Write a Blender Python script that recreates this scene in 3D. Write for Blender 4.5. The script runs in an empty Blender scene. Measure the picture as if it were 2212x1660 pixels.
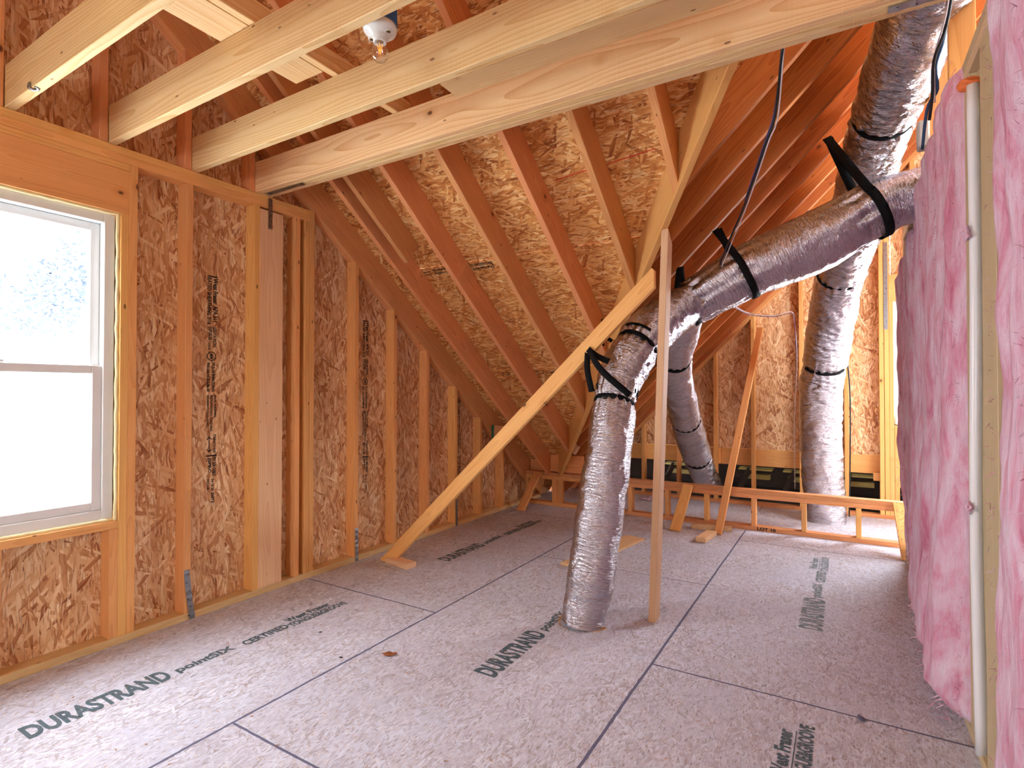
import bpy, bmesh, math, random
from mathutils import Vector, Matrix, noise
random.seed(7)
S = bpy.context.scene
COL = S.collection
V = Vector

# ------------------------------------------------------------------ camera, sky, light, exposure
H = 1.253
cam_d = bpy.data.cameras.new('camera'); cam = bpy.data.objects.new('camera', cam_d); COL.objects.link(cam)
cam.location = (0, 0, H)
cam.rotation_euler = (math.radians(90.75), 0, math.atan(716 / 1183.))
cam_d.sensor_width = 36.0; cam_d.lens = 36.0 * 1183 / 2212; cam_d.clip_start = 0.02
S.camera = cam
S.view_settings.view_transform = 'Standard'; S.view_settings.look = 'None'
S.view_settings.gamma = 1; S.view_settings.use_curve_mapping = False
S.view_settings.exposure = 0.64
W = bpy.data.worlds.new('sky'); S.world = W; W.use_nodes = True
wn = W.node_tree; bg = wn.nodes['Background']
bg.inputs[0].default_value = (0.90, 0.95, 1.0, 1); bg.inputs[1].default_value = 9.0

def area(name, loc, rot, sx, sy, power, col, portal=False):
    d = bpy.data.lights.new(name, 'AREA'); d.shape = 'RECTANGLE'; d.size = sx; d.size_y = sy
    d.energy = power; d.color = col
    if portal: d.cycles.is_portal = True
    o = bpy.data.objects.new(name, d); COL.objects.link(o); o.location = loc; o.rotation_euler = rot
    return o
R90 = math.radians(90)
area('window_portal', (-3.20, 0.85, 1.36), (0, -R90, 0), 1.56, 1.0, 1, (1, 1, 1), True)
area('window_portal', (0.95, 6.62, 1.53), (-R90, 0, 0), 1.1, 1.3, 1, (1, 1, 1), True)
area('window_portal', (-0.9, -3.33, 1.5), (R90, 0, 0), 1.3, 1.3, 1, (1, 1, 1), True)
# soft daylight arriving from the opening of the stair hall behind the photographer
area('hall_daylight', (-0.9, -3.26, 1.5), (R90, 0, 0), 1.15, 1.15, 34, (0.84, 0.92, 1.0))
# daylight entering by the far window and by unseen side openings added to brighten the far wing, and by the near window
area('daylight_boost', (0.86, 6.66, 1.53), (-R90, 0, 0), 0.8, 1.15, 75, (0.84, 0.93, 1.0))
area('daylight_boost', (2.52, 5.38, 1.75), (0, R90, 0), 1.0, 1.15, 30, (0.84, 0.93, 1.0))
area('daylight_boost', (2.52, 3.5, 2.35), (0, R90, 0), .8, 1.1, 50, (0.84, 0.93, 1.0))  # unseen high opening, added to light the rafter undersides
area('daylight_boost', (-3.24, 0.86, 1.38), (0, -R90, 0), 1.45, 0.85, 26, (0.84, 0.93, 1.0))
S.cycles.max_bounces = 10; S.cycles.diffuse_bounces = 5; S.cycles.glossy_bounces = 2; S.cycles.transmission_bounces = 4; S.cycles.transparent_max_bounces = 8
S.cycles.use_adaptive_sampling = True; S.cycles.adaptive_threshold = 0.12; S.cycles.adaptive_min_samples = 10
S.cycles.sample_clamp_indirect = 6.0

# ------------------------------------------------------------------ node materials
def newmat(name):
    m = bpy.data.materials.new(name); m.use_nodes = True; nt = m.node_tree
    return m, nt, nt.nodes['Principled BSDF']
class G:
    """tiny node helper"""
    def __init__(s, nt): s.nt = nt; s.N = nt.nodes; s.L = nt.links
    def n(s, t, **k):
        o = s.N.new(t)
        for a, b in k.items(): setattr(o, a, b)
        return o
    def put(s, inp, v):
        if hasattr(v, 'is_linked') or hasattr(v, 'links'): s.L.new(v, inp)
        else: inp.default_value = v
    def math(s, op, a, b=0.0, c=None, clamp=False):
        o = s.n('ShaderNodeMath', operation=op, use_clamp=clamp); s.put(o.inputs[0], a); s.put(o.inputs[1], b)
        if c is not None: s.put(o.inputs[2], c)
        return o.outputs[0]
    def mix(s, f, a, b, t='RGBA', blend='MIX'):
        o = s.n('ShaderNodeMix', data_type=t)
        if t == 'RGBA':
            o.blend_type = blend; s.put(o.inputs[0], f); s.put(o.inputs[6], a); s.put(o.inputs[7], b); return o.outputs[2]
        s.put(o.inputs[0], f); s.put(o.inputs[2], a); s.put(o.inputs[3], b); return o.outputs[0]
    def ramp(s, f, stops, interp='LINEAR'):
        o = s.n('ShaderNodeValToRGB'); r = o.color_ramp; r.interpolation = interp
        while len(r.elements) > 1: r.elements.remove(r.elements[-1])
        for i, (p, c) in enumerate(stops):
            e = r.elements[0] if i == 0 else r.elements.new(p)
            e.position = p; e.color = (*c[:3], 1)
        s.L.new(f, o.inputs[0]); return o.outputs[0]
    def noise(s, vec, scale, detail=3, rough=.5, dist=0.0):
        o = s.n('ShaderNodeTexNoise'); s.L.new(vec, o.inputs['Vector'])
        o.inputs['Scale'].default_value = scale; o.inputs['Detail'].default_value = detail
        o.inputs['Roughness'].default_value = rough; o.inputs['Distortion'].default_value = dist
        return o
    def mapping(s, vec, loc=(0, 0, 0), rot=(0, 0, 0), sc=(1, 1, 1)):
        o = s.n('ShaderNodeMapping'); s.L.new(vec, o.inputs[0])
        s.put(o.inputs[1], loc); s.put(o.inputs[2], rot); s.put(o.inputs[3], sc); return o.outputs[0]
    def bump(s, h, st, dist, bsdf):
        o = s.n('ShaderNodeBump'); o.inputs['Strength'].default_value = st; o.inputs['Distance'].default_value = dist
        s.L.new(h, o.inputs['Height']); s.L.new(o.outputs[0], bsdf.inputs['Normal'])

def lin(r, g, b):
    f = lambda c: (c / 255 / 12.92) if c / 255 <= .04045 else ((c / 255 + .055) / 1.055) ** 2.4
    return (f(r), f(g), f(b))

def objvec(g, spread=37.0):
    """object coordinates shifted by a random amount per object, so no two boards share their grain"""
    tc = g.n('ShaderNodeTexCoord'); oi = g.n('ShaderNodeObjectInfo')
    k = g.math('MULTIPLY', oi.outputs['Random'], spread)
    c = g.n('ShaderNodeCombineXYZ'); g.L.new(k, c.inputs[0]); g.put(c.inputs[1], 0.0); g.put(c.inputs[2], 0.0)
    a = g.n('ShaderNodeVectorMath', operation='ADD'); g.L.new(tc.outputs['Object'], a.inputs[0]); g.L.new(c.outputs[0], a.inputs[1])
    return a.outputs[0], oi.outputs['Random']

def wood(name, light, dark, knot=(.16, .06, .02), contrast=1.0, rings=110, rough=.62, saw=0.0):
    m, nt, b = newmat(name); g = G(nt)
    p, rnd = objvec(g)
    # slow wander of the growth rings along the board
    w = g.noise(g.mapping(p, sc=(.9, 5, 5)), 1.0, 2, .5)
    sep = g.n('ShaderNodeSeparateXYZ'); g.L.new(p, sep.inputs[0])
    wc = g.n('ShaderNodeSeparateXYZ'); g.L.new(w.outputs['Color'], wc.inputs[0])
    off = g.math('MULTIPLY_ADD', rnd, .16, -.05)
    y = g.math('ADD', g.math('ADD', sep.outputs[1], off), g.math('MULTIPLY_ADD', wc.outputs[0], .09, -.045))
    z = g.math('ADD', sep.outputs[2], g.math('MULTIPLY_ADD', wc.outputs[1], .10, -.05))
    r = g.math('SQRT', g.math('ADD', g.math('MULTIPLY', y, y), g.math('MULTIPLY', z, z)))
    ring = g.math('FRACT', g.math('MULTIPLY', r, float(rings)))
    ring = g.math('POWER', ring, 2.2)
    fine = g.noise(g.mapping(p, sc=(3.0, 130, 130)), 1.0, 4, .6).outputs[0]
    blot = g.noise(g.mapping(p, sc=(1.6, 9, 9)), 1.0, 3, .55).outputs[0]
    f = g.math('ADD', g.math('MULTIPLY', ring, .42 * contrast), g.math('MULTIPLY_ADD', fine, .5, -.14), clamp=True)
    f = g.math('ADD', f, g.math('MULTIPLY_ADD', blot, .5, -.22), clamp=True)
    c = g.mix(f, (*light, 1), (*dark, 1))
    # knots
    vo = g.n('ShaderNodeTexVoronoi'); g.L.new(g.mapping(p, sc=(4.0, 6.0, 6.0)), vo.inputs['Vector']); vo.inputs['Scale'].default_value = 1.0
    vs = g.n('ShaderNodeSeparateXYZ'); g.L.new(vo.outputs['Color'], vs.inputs[0])
    rare = g.math('GREATER_THAN', vs.outputs[0], .38)
    size = g.math('MULTIPLY_ADD', vs.outputs[1], .075, .015)
    kn = g.math('MULTIPLY', rare, g.math('SUBTRACT', 1.0, g.math('DIVIDE', vo.outputs['Distance'], size), clamp=True))
    halo = g.math('MULTIPLY', rare, g.math('SUBTRACT', 1.0, g.math('DIVIDE', vo.outputs['Distance'], g.math('MULTIPLY', size, 2.6)), clamp=True))
    c = g.mix(g.math('MULTIPLY', halo, .75, clamp=True), c, (*dark, 1))
    c = g.mix(g.math('MULTIPLY', kn, 2.2, clamp=True), c, (*knot, 1))
    # nail holes and pin knots
    vo = g.n('ShaderNodeTexVoronoi'); g.L.new(g.mapping(p, sc=(7.0, 17.0, 17.0)), vo.inputs['Vector']); vo.inputs['Scale'].default_value = 1.0
    vs = g.n('ShaderNodeSeparateXYZ'); g.L.new(vo.outputs['Color'], vs.inputs[0])
    pin = g.math('MULTIPLY', g.math('GREATER_THAN', vs.outputs[0], .45), g.math('LESS_THAN', vo.outputs['Distance'], g.math('MULTIPLY_ADD', vs.outputs[1], .05, .05)))
    c = g.mix(g.math('MULTIPLY', pin, .8), c, (*knot, 1))
    if saw:
        sw = g.noise(g.mapping(p, sc=(240, 3, 3)), 1.0, 2, .6).outputs[0]
        c = g.mix(g.math('MULTIPLY', g.math('SUBTRACT', sw, .52, clamp=True), 4 * saw, clamp=True), c, (*light, 1))
    hv = g.n('ShaderNodeHueSaturation'); g.L.new(c, hv.inputs['Color'])
    g.put(hv.inputs['Value'], g.math('MULTIPLY_ADD', rnd, .22, .89))
    g.put(hv.inputs['Hue'], g.math('MULTIPLY_ADD', g.math('FRACT', g.math('MULTIPLY', rnd, 7.3)), .016, .492))
    g.L.new(hv.outputs[0], b.inputs['Base Color'])
    b.inputs['Roughness'].default_value = rough; b.inputs['Specular IOR Level'].default_value = .3
    g.bump(fine, .2, .0015, b)
    return m

def osb(name, stops, length=.085, width=.022, across=True, contrast=1.0, specks=False, rough=.7, bump=.5, sliv=((.8, .6, .4), (.2, .08, .03))):
    """oriented strand board: five layers of long thin flakes at different angles, the topmost flake wins"""
    m, nt, b = newmat(name); g = G(nt)
    p, rnd = objvec(g)
    sep = g.n('ShaderNodeSeparateXYZ'); g.L.new(p, sep.inputs[0])
    cb = g.n('ShaderNodeCombineXYZ'); g.L.new(sep.outputs[0], cb.inputs[0]); g.L.new(sep.outputs[2], cb.inputs[1]); g.put(cb.inputs[2], 0.0)
    wz = g.noise(cb.outputs[0], 7.0, 2, .5)
    va = g.n('ShaderNodeVectorMath', operation='MULTIPLY_ADD'); g.L.new(wz.outputs['Color'], va.inputs[0]); va.inputs[1].default_value = (.03, .03, 0); g.L.new(cb.outputs[0], va.inputs[2])
    base = va.outputs[0]
    top = None; val = None; dst = None
    base_ang = 0 if across else 90
    for i, (a, k) in enumerate([(3, 1), (-19, 1.3), (24, 1.1), (-47, 1.0), (63, 1.0), (11, 1.7)]):
        q = g.mapping(base, loc=(3.1 * i, 1.7 * i, 0), rot=(0, 0, math.radians(a + base_ang)))
        q = g.mapping(q, sc=(k / length, k / width, 1))
        vo = g.n('ShaderNodeTexVoronoi', voronoi_dimensions='2D'); g.L.new(q, vo.inputs['Vector']); vo.inputs['Scale'].default_value = 1.0
        vs = g.n('ShaderNodeSeparateXYZ'); g.L.new(vo.outputs['Color'], vs.inputs[0])
        if top is None: top, val, dst = vs.outputs[0], vs.outputs[1], vo.outputs['Distance']
        else:
            gt = g.math('GREATER_THAN', vs.outputs[0], top)
            val = g.mix(gt, val, vs.outputs[1], 'FLOAT'); dst = g.mix(gt, dst, vo.outputs['Distance'], 'FLOAT')
            top = g.math('MAXIMUM', top, vs.outputs[0])
    fib = g.noise(g.mapping(base, sc=(60, 420, 1) if across else (420, 60, 1)), 1.0, 3, .6).outputs[0]
    f = g.math('ADD', g.math('MULTIPLY_ADD', val, contrast, (1 - contrast) * .5), g.math('MULTIPLY_ADD', fib, .3, -.15), clamp=True)
    f = g.math('ADD', f, g.math('MULTIPLY_ADD', dst, -.22, .08), clamp=True)
    c = g.ramp(f, stops)
    # thin pale and dark slivers lying over the flakes
    for (a, seed_, thr, colr, st) in ((.25, 5.0, .80, sliv[0], .55), (-.35, 9.0, .84, sliv[1], .5)):
        vo = g.n('ShaderNodeTexVoronoi', voronoi_dimensions='2D'); g.L.new(g.mapping(base, loc=(seed_, seed_, 0), rot=(0, 0, a + math.radians(base_ang)), sc=(1.6 / length, 3.0 / width, 1)), vo.inputs['Vector']); vo.inputs['Scale'].default_value = 1.0
        vs = g.n('ShaderNodeSeparateXYZ'); g.L.new(vo.outputs['Color'], vs.inputs[0])
        sp = g.math('MULTIPLY', g.math('GREATER_THAN', vs.outputs[0], thr), g.math('LESS_THAN', vo.outputs['Distance'], .38))
        c = g.mix(g.math('MULTIPLY', sp, st), c, (*colr, 1))
    big = g.noise(cb.outputs[0], 1.3, 2, .5).outputs[0]
    hv = g.n('ShaderNodeHueSaturation'); g.L.new(c, hv.inputs['Color']); g.put(hv.inputs['Value'], g.math('MULTIPLY_ADD', big, .3, .85)); c = hv.outputs[0]
    if specks:
        # grey dust, scuffs and tiny chips of a walked-on deck
        du = g.noise(cb.outputs[0], 2.3, 5, .65).outputs[0]
        c = g.mix(g.math('MULTIPLY', g.math('SUBTRACT', du, .40, clamp=True), 2.2, clamp=True), c, (*lin(204, 208, 226), 1))
        vo = g.n('ShaderNodeTexVoronoi', voronoi_dimensions='2D'); g.L.new(g.mapping(base, rot=(0, 0, .6), sc=(22, 75, 1)), vo.inputs['Vector']); vo.inputs['Scale'].default_value = 1.0
        vs = g.n('ShaderNodeSeparateXYZ'); g.L.new(vo.outputs['Color'], vs.inputs[0])
        sp = g.math('MULTIPLY', g.math('GREATER_THAN', vs.outputs[0], .80), g.math('LESS_THAN', vo.outputs['Distance'], .20))
        c = g.mix(g.math('MULTIPLY', sp, .42), c, (*lin(112, 74, 60), 1))
        vo = g.n('ShaderNodeTexVoronoi', voronoi_dimensions='2D'); g.L.new(g.mapping(base, rot=(0, 0, -.5), sc=(95, 26, 1)), vo.inputs['Vector']); vo.inputs['Scale'].default_value = 1.0
        vs = g.n('ShaderNodeSeparateXYZ'); g.L.new(vo.outputs['Color'], vs.inputs[0])
        sp = g.math('MULTIPLY', g.math('GREATER_THAN', vs.outputs[0], .80), g.math('LESS_THAN', vo.outputs['Distance'], .26))
        c = g.mix(g.math('MULTIPLY', sp, .4), c, (*lin(228, 216, 208), 1))
    g.L.new(c, b.inputs['Base Color']); b.inputs['Roughness'].default_value = rough; b.inputs['Specular IOR Level'].default_value = .3
    g.bump(fib, bump * .6, .003, b)
    return m

def plain(name, col, rough=.5, metal=0.0, bump=0.0, bscale=60, spec=.5, vary=0.0):
    m, nt, b = newmat(name); g = G(nt)
    tc = g.n('ShaderNodeTexCoord')
    n = g.noise(tc.outputs['Object'], bscale, 4, .6)
    if vary:
        c = g.mix(n.outputs[0], (*[x * (1 - vary) for x in col], 1), (*[min(1, x * (1 + vary)) for x in col], 1)); g.L.new(c, b.inputs['Base Color'])
    else: b.inputs['Base Color'].default_value = (*col, 1)
    b.inputs['Roughness'].default_value = rough; b.inputs['Metallic'].default_value = metal; b.inputs['Specular IOR Level'].default_value = spec
    if bump: g.bump(n.outputs[0], bump, .003, b)
    return m

M = {}
M['stud'] = wood('spruce_stud', lin(244, 186, 116), lin(212, 138, 68), contrast=.8)
M['joist'] = wood('pine_joist', lin(240, 210, 158), lin(208, 150, 82), contrast=1.3, rings=75, saw=.6)
M['rafter'] = wood('fir_rafter', lin(234, 170, 112), lin(198, 120, 66), contrast=.9)
M['rafter_shaded'] = wood('fir_jack_rafter_shaded', lin(204, 128, 70), lin(150, 72, 30), contrast=1.1)  # darker copy of the rafter fir; side-face shade put into the colour
M['pale'] = wood('pale_pine', lin(236, 200, 156), lin(208, 154, 104), contrast=.8)
M['plate'] = wood('pine_plate', lin(232, 198, 146), lin(198, 146, 92), contrast=.7)
M['treated'] = wood('weathered_pine', lin(214, 194, 156), lin(182, 158, 118), contrast=.6)
M['osb_wall'] = osb('strand_board_wall', [(0, lin(150, 90, 56)), (.10, lin(190, 130, 84)), (.4, lin(218, 168, 118)), (.75, lin(236, 196, 148)), (1, lin(250, 228, 188))], length=.13, width=.019, contrast=.9, sliv=(lin(246, 226, 188), lin(150, 90, 58)))
M['osb_roof'] = osb('strand_board_roof', [(0, lin(150, 82, 38)), (.15, lin(192, 118, 58)), (.5, lin(222, 154, 84)), (.8, lin(240, 188, 120)), (1, lin(248, 216, 158))], length=.11, width=.018, contrast=.9, sliv=(lin(248, 224, 164), lin(140, 78, 36)))
M['osb_floor'] = osb('strand_board_floor', [(0, lin(168, 160, 166)), (.3, lin(194, 192, 204)), (.7, lin(208, 210, 224)), (1, lin(224, 230, 244))], length=.05, width=.010, contrast=.95, specks=True, bump=.25, sliv=(lin(236, 238, 248), lin(140, 114, 108)))
M['seam'] = plain('blue_grey_joint_sealant', lin(104, 104, 132), .8, vary=.3, bscale=90)
M['vinyl'] = plain('white_vinyl', lin(232, 236, 236), .35)
M['foam'] = plain('spray_foam', lin(240, 228, 176), .9, bump=.6, bscale=40)
M['steel'] = plain('galvanised_steel', lin(160, 166, 172), .38, 1.0, bump=.3, bscale=30)
M['black'] = plain('black_webbing', (.006, .006, .007), .75, bump=.2, bscale=300, spec=.15)
M['blackcable'] = plain('black_cable', (.012, .012, .016), .5)
M['bluecable'] = plain('blue_cable', lin(46, 84, 128), .5)
M['whitecable'] = plain('pale_cable', lin(214, 206, 208), .5)
M['purplecable'] = plain('violet_cable', lin(80, 66, 120), .5)
M['pvc'] = plain('white_pvc', lin(236, 238, 240), .3)
M['ceramic'] = plain('white_porcelain', lin(226, 228, 224), .15)
M['bluebox'] = plain('blue_plastic', lin(44, 102, 168), .45)
M['brass'] = plain('brass_screw', lin(150, 120, 70), .3, 1.0)
M['filament'] = plain('orange_filament', lin(255, 150, 60), .5)
fb = M['filament'].node_tree.nodes['Principled BSDF']; fb.inputs['Emission Color'].default_value = (*lin(255, 160, 70), 1); fb.inputs['Emission Strength'].default_value = .9
M['green'] = plain('green_paint', lin(34, 96, 66), .7)
M['dark'] = plain('dark_void_wood', lin(46, 32, 26), .9, vary=.3)  # shade of the hidden spaces put into a near-black colour
M['cream'] = plain('cream_vent', lin(168, 150, 92), .7, vary=.15)
M['leaf_dry'] = plain('dry_leaf', lin(150, 84, 40), .8, vary=.3)
M['bark'] = plain('bark', lin(150, 148, 146), .9, bump=.6)
M['leaf'] = plain('leaf', lin(84, 94, 108), .6, vary=.3, bscale=4)
M['ground'] = plain('pale_ground', lin(222, 224, 226), .9, vary=.05, bscale=.5)
M['chip'] = plain('wood_chip', lin(196, 140, 84), .8, vary=.3)
M['orange'] = plain('orange_sealant', lin(232, 120, 60), .6, bump=.6, bscale=60)

def glass(name='clear_glass', pw=4.0, k=.45, base=.03):
    m, nt, b = newmat(name); g = G(nt)
    t = g.n('ShaderNodeBsdfTransparent'); gl = g.n('ShaderNodeBsdfGlossy'); gl.inputs['Roughness'].default_value = .02
    fr = g.n('ShaderNodeLayerWeight'); fac = g.math('MULTIPLY_ADD', g.math('POWER', fr.outputs['Facing'], pw), k, base)
    mx = g.n('ShaderNodeMixShader'); g.L.new(fac, mx.inputs[0]); g.L.new(t.outputs[0], mx.inputs[1]); g.L.new(gl.outputs[0], mx.inputs[2])
    g.L.new(mx.outputs[0], nt.nodes['Material Output'].inputs[0]); return m
M['glass'] = glass(); M['bulb_glass'] = glass('bulb_glass', 1.6, .6, .08)

def ink(name, col, wear=.42):
    """stencil ink, worn through in places"""
    m, nt, b = newmat(name); g = G(nt)
    tc = g.n('ShaderNodeTexCoord')
    n = g.noise(tc.outputs['Object'], 55, 4, .7).outputs[0]
    b.inputs['Base Color'].default_value = (*col, 1); b.inputs['Roughness'].default_value = .8
    t = g.n('ShaderNodeBsdfTransparent'); mx = g.n('ShaderNodeMixShader')
    f = g.math('MULTIPLY', g.math('SUBTRACT', n, wear, clamp=True), 9.0, clamp=True)
    f = g.math('MULTIPLY', f, .88)
    g.L.new(f, mx.inputs[0]); g.L.new(t.outputs[0], mx.inputs[1]); g.L.new(b.outputs[0], mx.inputs[2])
    g.L.new(mx.outputs[0], nt.nodes['Material Output'].inputs[0]); return m
M['ink_floor'] = ink('teal_stencil_ink', lin(84, 104, 112), .30)
M['ink_wall'] = ink('black_stencil_ink', lin(36, 30, 40), .24)
M['ink_faint'] = ink('faint_stencil_ink', lin(124, 142, 146), .36)

def foil():
    m, nt, b = newmat('crinkled_foil'); g = G(nt)
    tc = g.n('ShaderNodeTexCoord'); uv = tc.outputs['UV']   # U around, V along (both in metres)
    w = g.noise(uv, 6.0, 3, .6)
    a = g.n('ShaderNodeVectorMath', operation='MULTIPLY_ADD'); g.L.new(w.outputs['Color'], a.inputs[0]); a.inputs[1].default_value = (.05, .05, 0); g.L.new(uv, a.inputs[2])
    n1 = g.noise(g.mapping(a.outputs[0], sc=(16, 95, 1)), 1.0, 4, .62, .6).outputs[0]
    n2 = g.noise(g.mapping(a.outputs[0], sc=(30, 34, 1)), 1.0, 3, .5, 1.2).outputs[0]
    r1 = g.math('ABSOLUTE', g.math('MULTIPLY_ADD', n1, 2.0, -1.0)); r2 = g.math('ABSOLUTE', g.math('MULTIPLY_ADD', n2, 2.0, -1.0))
    h = g.math('ADD', g.math('MULTIPLY', r1, 1.0), g.math('MULTIPLY', r2, .35))
    c = g.mix(n2, (*lin(186, 184, 190), 1), (*lin(220, 218, 226), 1)); g.L.new(c, b.inputs['Base Color'])
    b.inputs['Metallic'].default_value = 1.0; b.inputs['Roughness'].default_value = .17
    g.bump(h, .85, .007, b); return m
M['foil'] = foil()

def pink():
    m, nt, b = newmat('pink_glass_wool'); g = G(nt)
    p, rnd = objvec(g, 11)
    n1 = g.noise(g.mapping(p, sc=(7, 7, 2.4)), 1.0, 5, .62, 1.4).outputs[0]
    n2 = g.noise(g.mapping(p, sc=(60, 60, 14)), 1.0, 5, .7, .4).outputs[0]
    f = g.math('ADD', g.math('MULTIPLY_ADD', n1, 2.3, -.75), g.math('MULTIPLY_ADD', n2, .5, -.2), clamp=True)
    c = g.ramp(f, [(0, lin(200, 104, 136)), (.25, lin(220, 152, 178)), (.55, lin(228, 190, 210)), (1, lin(238, 222, 236))])
    g.L.new(c, b.inputs['Base Color']); b.inputs['Roughness'].default_value = 1.0; b.inputs['Specular IOR Level'].default_value = .1
    b.inputs['Sheen Weight'].default_value = .25
    g.bump(g.math('ADD', n2, n1), .7, .014, b); return m
M['pink'] = pink()

# ------------------------------------------------------------------ object helpers
def link(name, me, mat, parent=None, mtx=None, smooth=False):
    o = bpy.data.objects.new(name, me); COL.objects.link(o)
    if mat: me.materials.append(mat)
    mtx = mtx or Matrix.Identity(4)
    if parent is not None:
        o.parent = parent; o.matrix_basis = WM(parent).inverted() @ mtx
    else: o.matrix_basis = mtx
    if smooth:
        for f in me.polygons: f.use_smooth = True
    return o
def WM(o):
    m = o.matrix_basis.copy()
    while o.parent: o = o.parent; m = o.matrix_basis @ m
    return m
def tag(o, label=None, cat=None, group=None, kind=None):
    if label: o['label'] = label
    if cat: o['category'] = cat
    if group: o['group'] = group
    if kind: o['kind'] = kind
    return o
def empty(name, loc=(0, 0, 0), **k):
    o = bpy.data.objects.new(name, None); COL.objects.link(o); o.location = loc; o.empty_display_size = .1
    return tag(o, **k)
def from_bm(name, bm, mat, parent=None, mtx=None, smooth=False):
    me = bpy.data.meshes.new(name); bm.normal_update(); bm.to_mesh(me); bm.free()
    return link(name, me, mat, parent, mtx, smooth)
def board(name, a, b, w, t, mat, parent=None, up=(0, 0, 1), cuts=(), bev=.0022, roll=0):
    """one piece of lumber or sheet from a to b; w along 'up', t across. cuts = (point, normal): the side the normal points to is sawn off"""
    a, b = V(a), V(b); x = (b - a); L = x.length; x.normalize()
    z = V(up) - x * V(up).dot(x); z.normalize(); y = z.cross(x)
    m = Matrix((x, y, z)).transposed().to_4x4(); m.translation = (a + b) / 2
    bm = bmesh.new(); bmesh.ops.create_cube(bm, size=1, matrix=Matrix.Diagonal((L, t, w, 1)))
    if bev and not cuts: bmesh.ops.bevel(bm, geom=bm.edges[:], offset=bev, segments=1, affect='EDGES')
    elif bev:
        es = [e for e in bm.edges if abs((e.verts[0].co - e.verts[1].co).normalized().x) > .9]
        bmesh.ops.bevel(bm, geom=es, offset=bev, segments=1, affect='EDGES')
    mi = m.inverted()
    for pt, nr in cuts:
        pl = mi @ V(pt); nl = (mi.to_3x3() @ V(nr)).normalized()
        r = bmesh.ops.bisect_plane(bm, geom=bm.verts[:] + bm.edges[:] + bm.faces[:], plane_co=pl, plane_no=nl, clear_outer=True, dist=1e-6)
        ed = [e for e in r['geom_cut'] if isinstance(e, bmesh.types.BMEdge)]
        if ed: bmesh.ops.contextual_create(bm, geom=ed)
    if not bm.faces: bm.free(); return None
    bmesh.ops.recalc_face_normals(bm, faces=bm.faces[:])
    return from_bm(name, bm, mat, parent, m)
def catmull(pts, step):
    P = [V(p) for p in pts]; P = [P[0] * 2 - P[1]] + P + [P[-1] * 2 - P[-2]]; out = []
    for i in range(1, len(P) - 2):
        n = max(2, int((P[i + 1] - P[i]).length / step))
        for k in range(n):
            t = k / n; p0, p1, p2, p3 = P[i - 1:i + 3]
            out.append(.5 * ((2 * p1) + (p2 - p0) * t + (2 * p0 - 5 * p1 + 4 * p2 - p3) * t * t + (3 * p1 - p0 - 3 * p2 + p3) * t ** 3))
    out.append(P[-2]); return out
def frames(C):
    """parallel-transported frames along the points C"""
    T = [(C[min(i + 1, len(C) - 1)] - C[max(i - 1, 0)]).normalized() for i in range(len(C))]
    n = T[0].orthogonal().normalized(); out = []
    for i, t in enumerate(T):
        n = (n - t * n.dot(t)).normalized(); out.append((t, n, t.cross(n)))
    return out
def tube(name, pts, r, mat, parent=None, step=.03, nseg=10, tagkw=None):
    C = catmull(pts, step); F = frames(C); bm = bmesh.new(); rings = []
    for c, (t, n, b) in zip(C, F):
        rings.append([bm.verts.new(c + (n * math.cos(q) + b * math.sin(q)) * r) for q in [2 * math.pi * k / nseg for k in range(nseg)]])
    for A, B in zip(rings, rings[1:]):
        for k in range(nseg): bm.faces.new((A[k], A[(k + 1) % nseg], B[(k + 1) % nseg], B[k]))
    bm.faces.new(rings[0][::-1]); bm.faces.new(rings[-1])
    o = from_bm(name, bm, mat, parent, None, True)
    if tagkw: tag(o, **tagkw)
    return o
def lathe(name, prof, mat, parent, loc, nseg=32, axis=None):
    bm = bmesh.new(); rings = []
    for r, z in prof: rings.append([bm.verts.new((r * math.cos(q), r * math.sin(q), z)) for q in [2 * math.pi * k / nseg for k in range(nseg)]])
    for A, B in zip(rings, rings[1:]):
        for k in range(nseg): bm.faces.new((A[k], A[(k + 1) % nseg], B[(k + 1) % nseg], B[k]))
    bm.faces.new(rings[0][::-1]); bm.faces.new(rings[-1])
    bmesh.ops.recalc_face_normals(bm, faces=bm.faces[:])
    return from_bm(name, bm, mat, parent, Matrix.Translation(loc), True)
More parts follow.
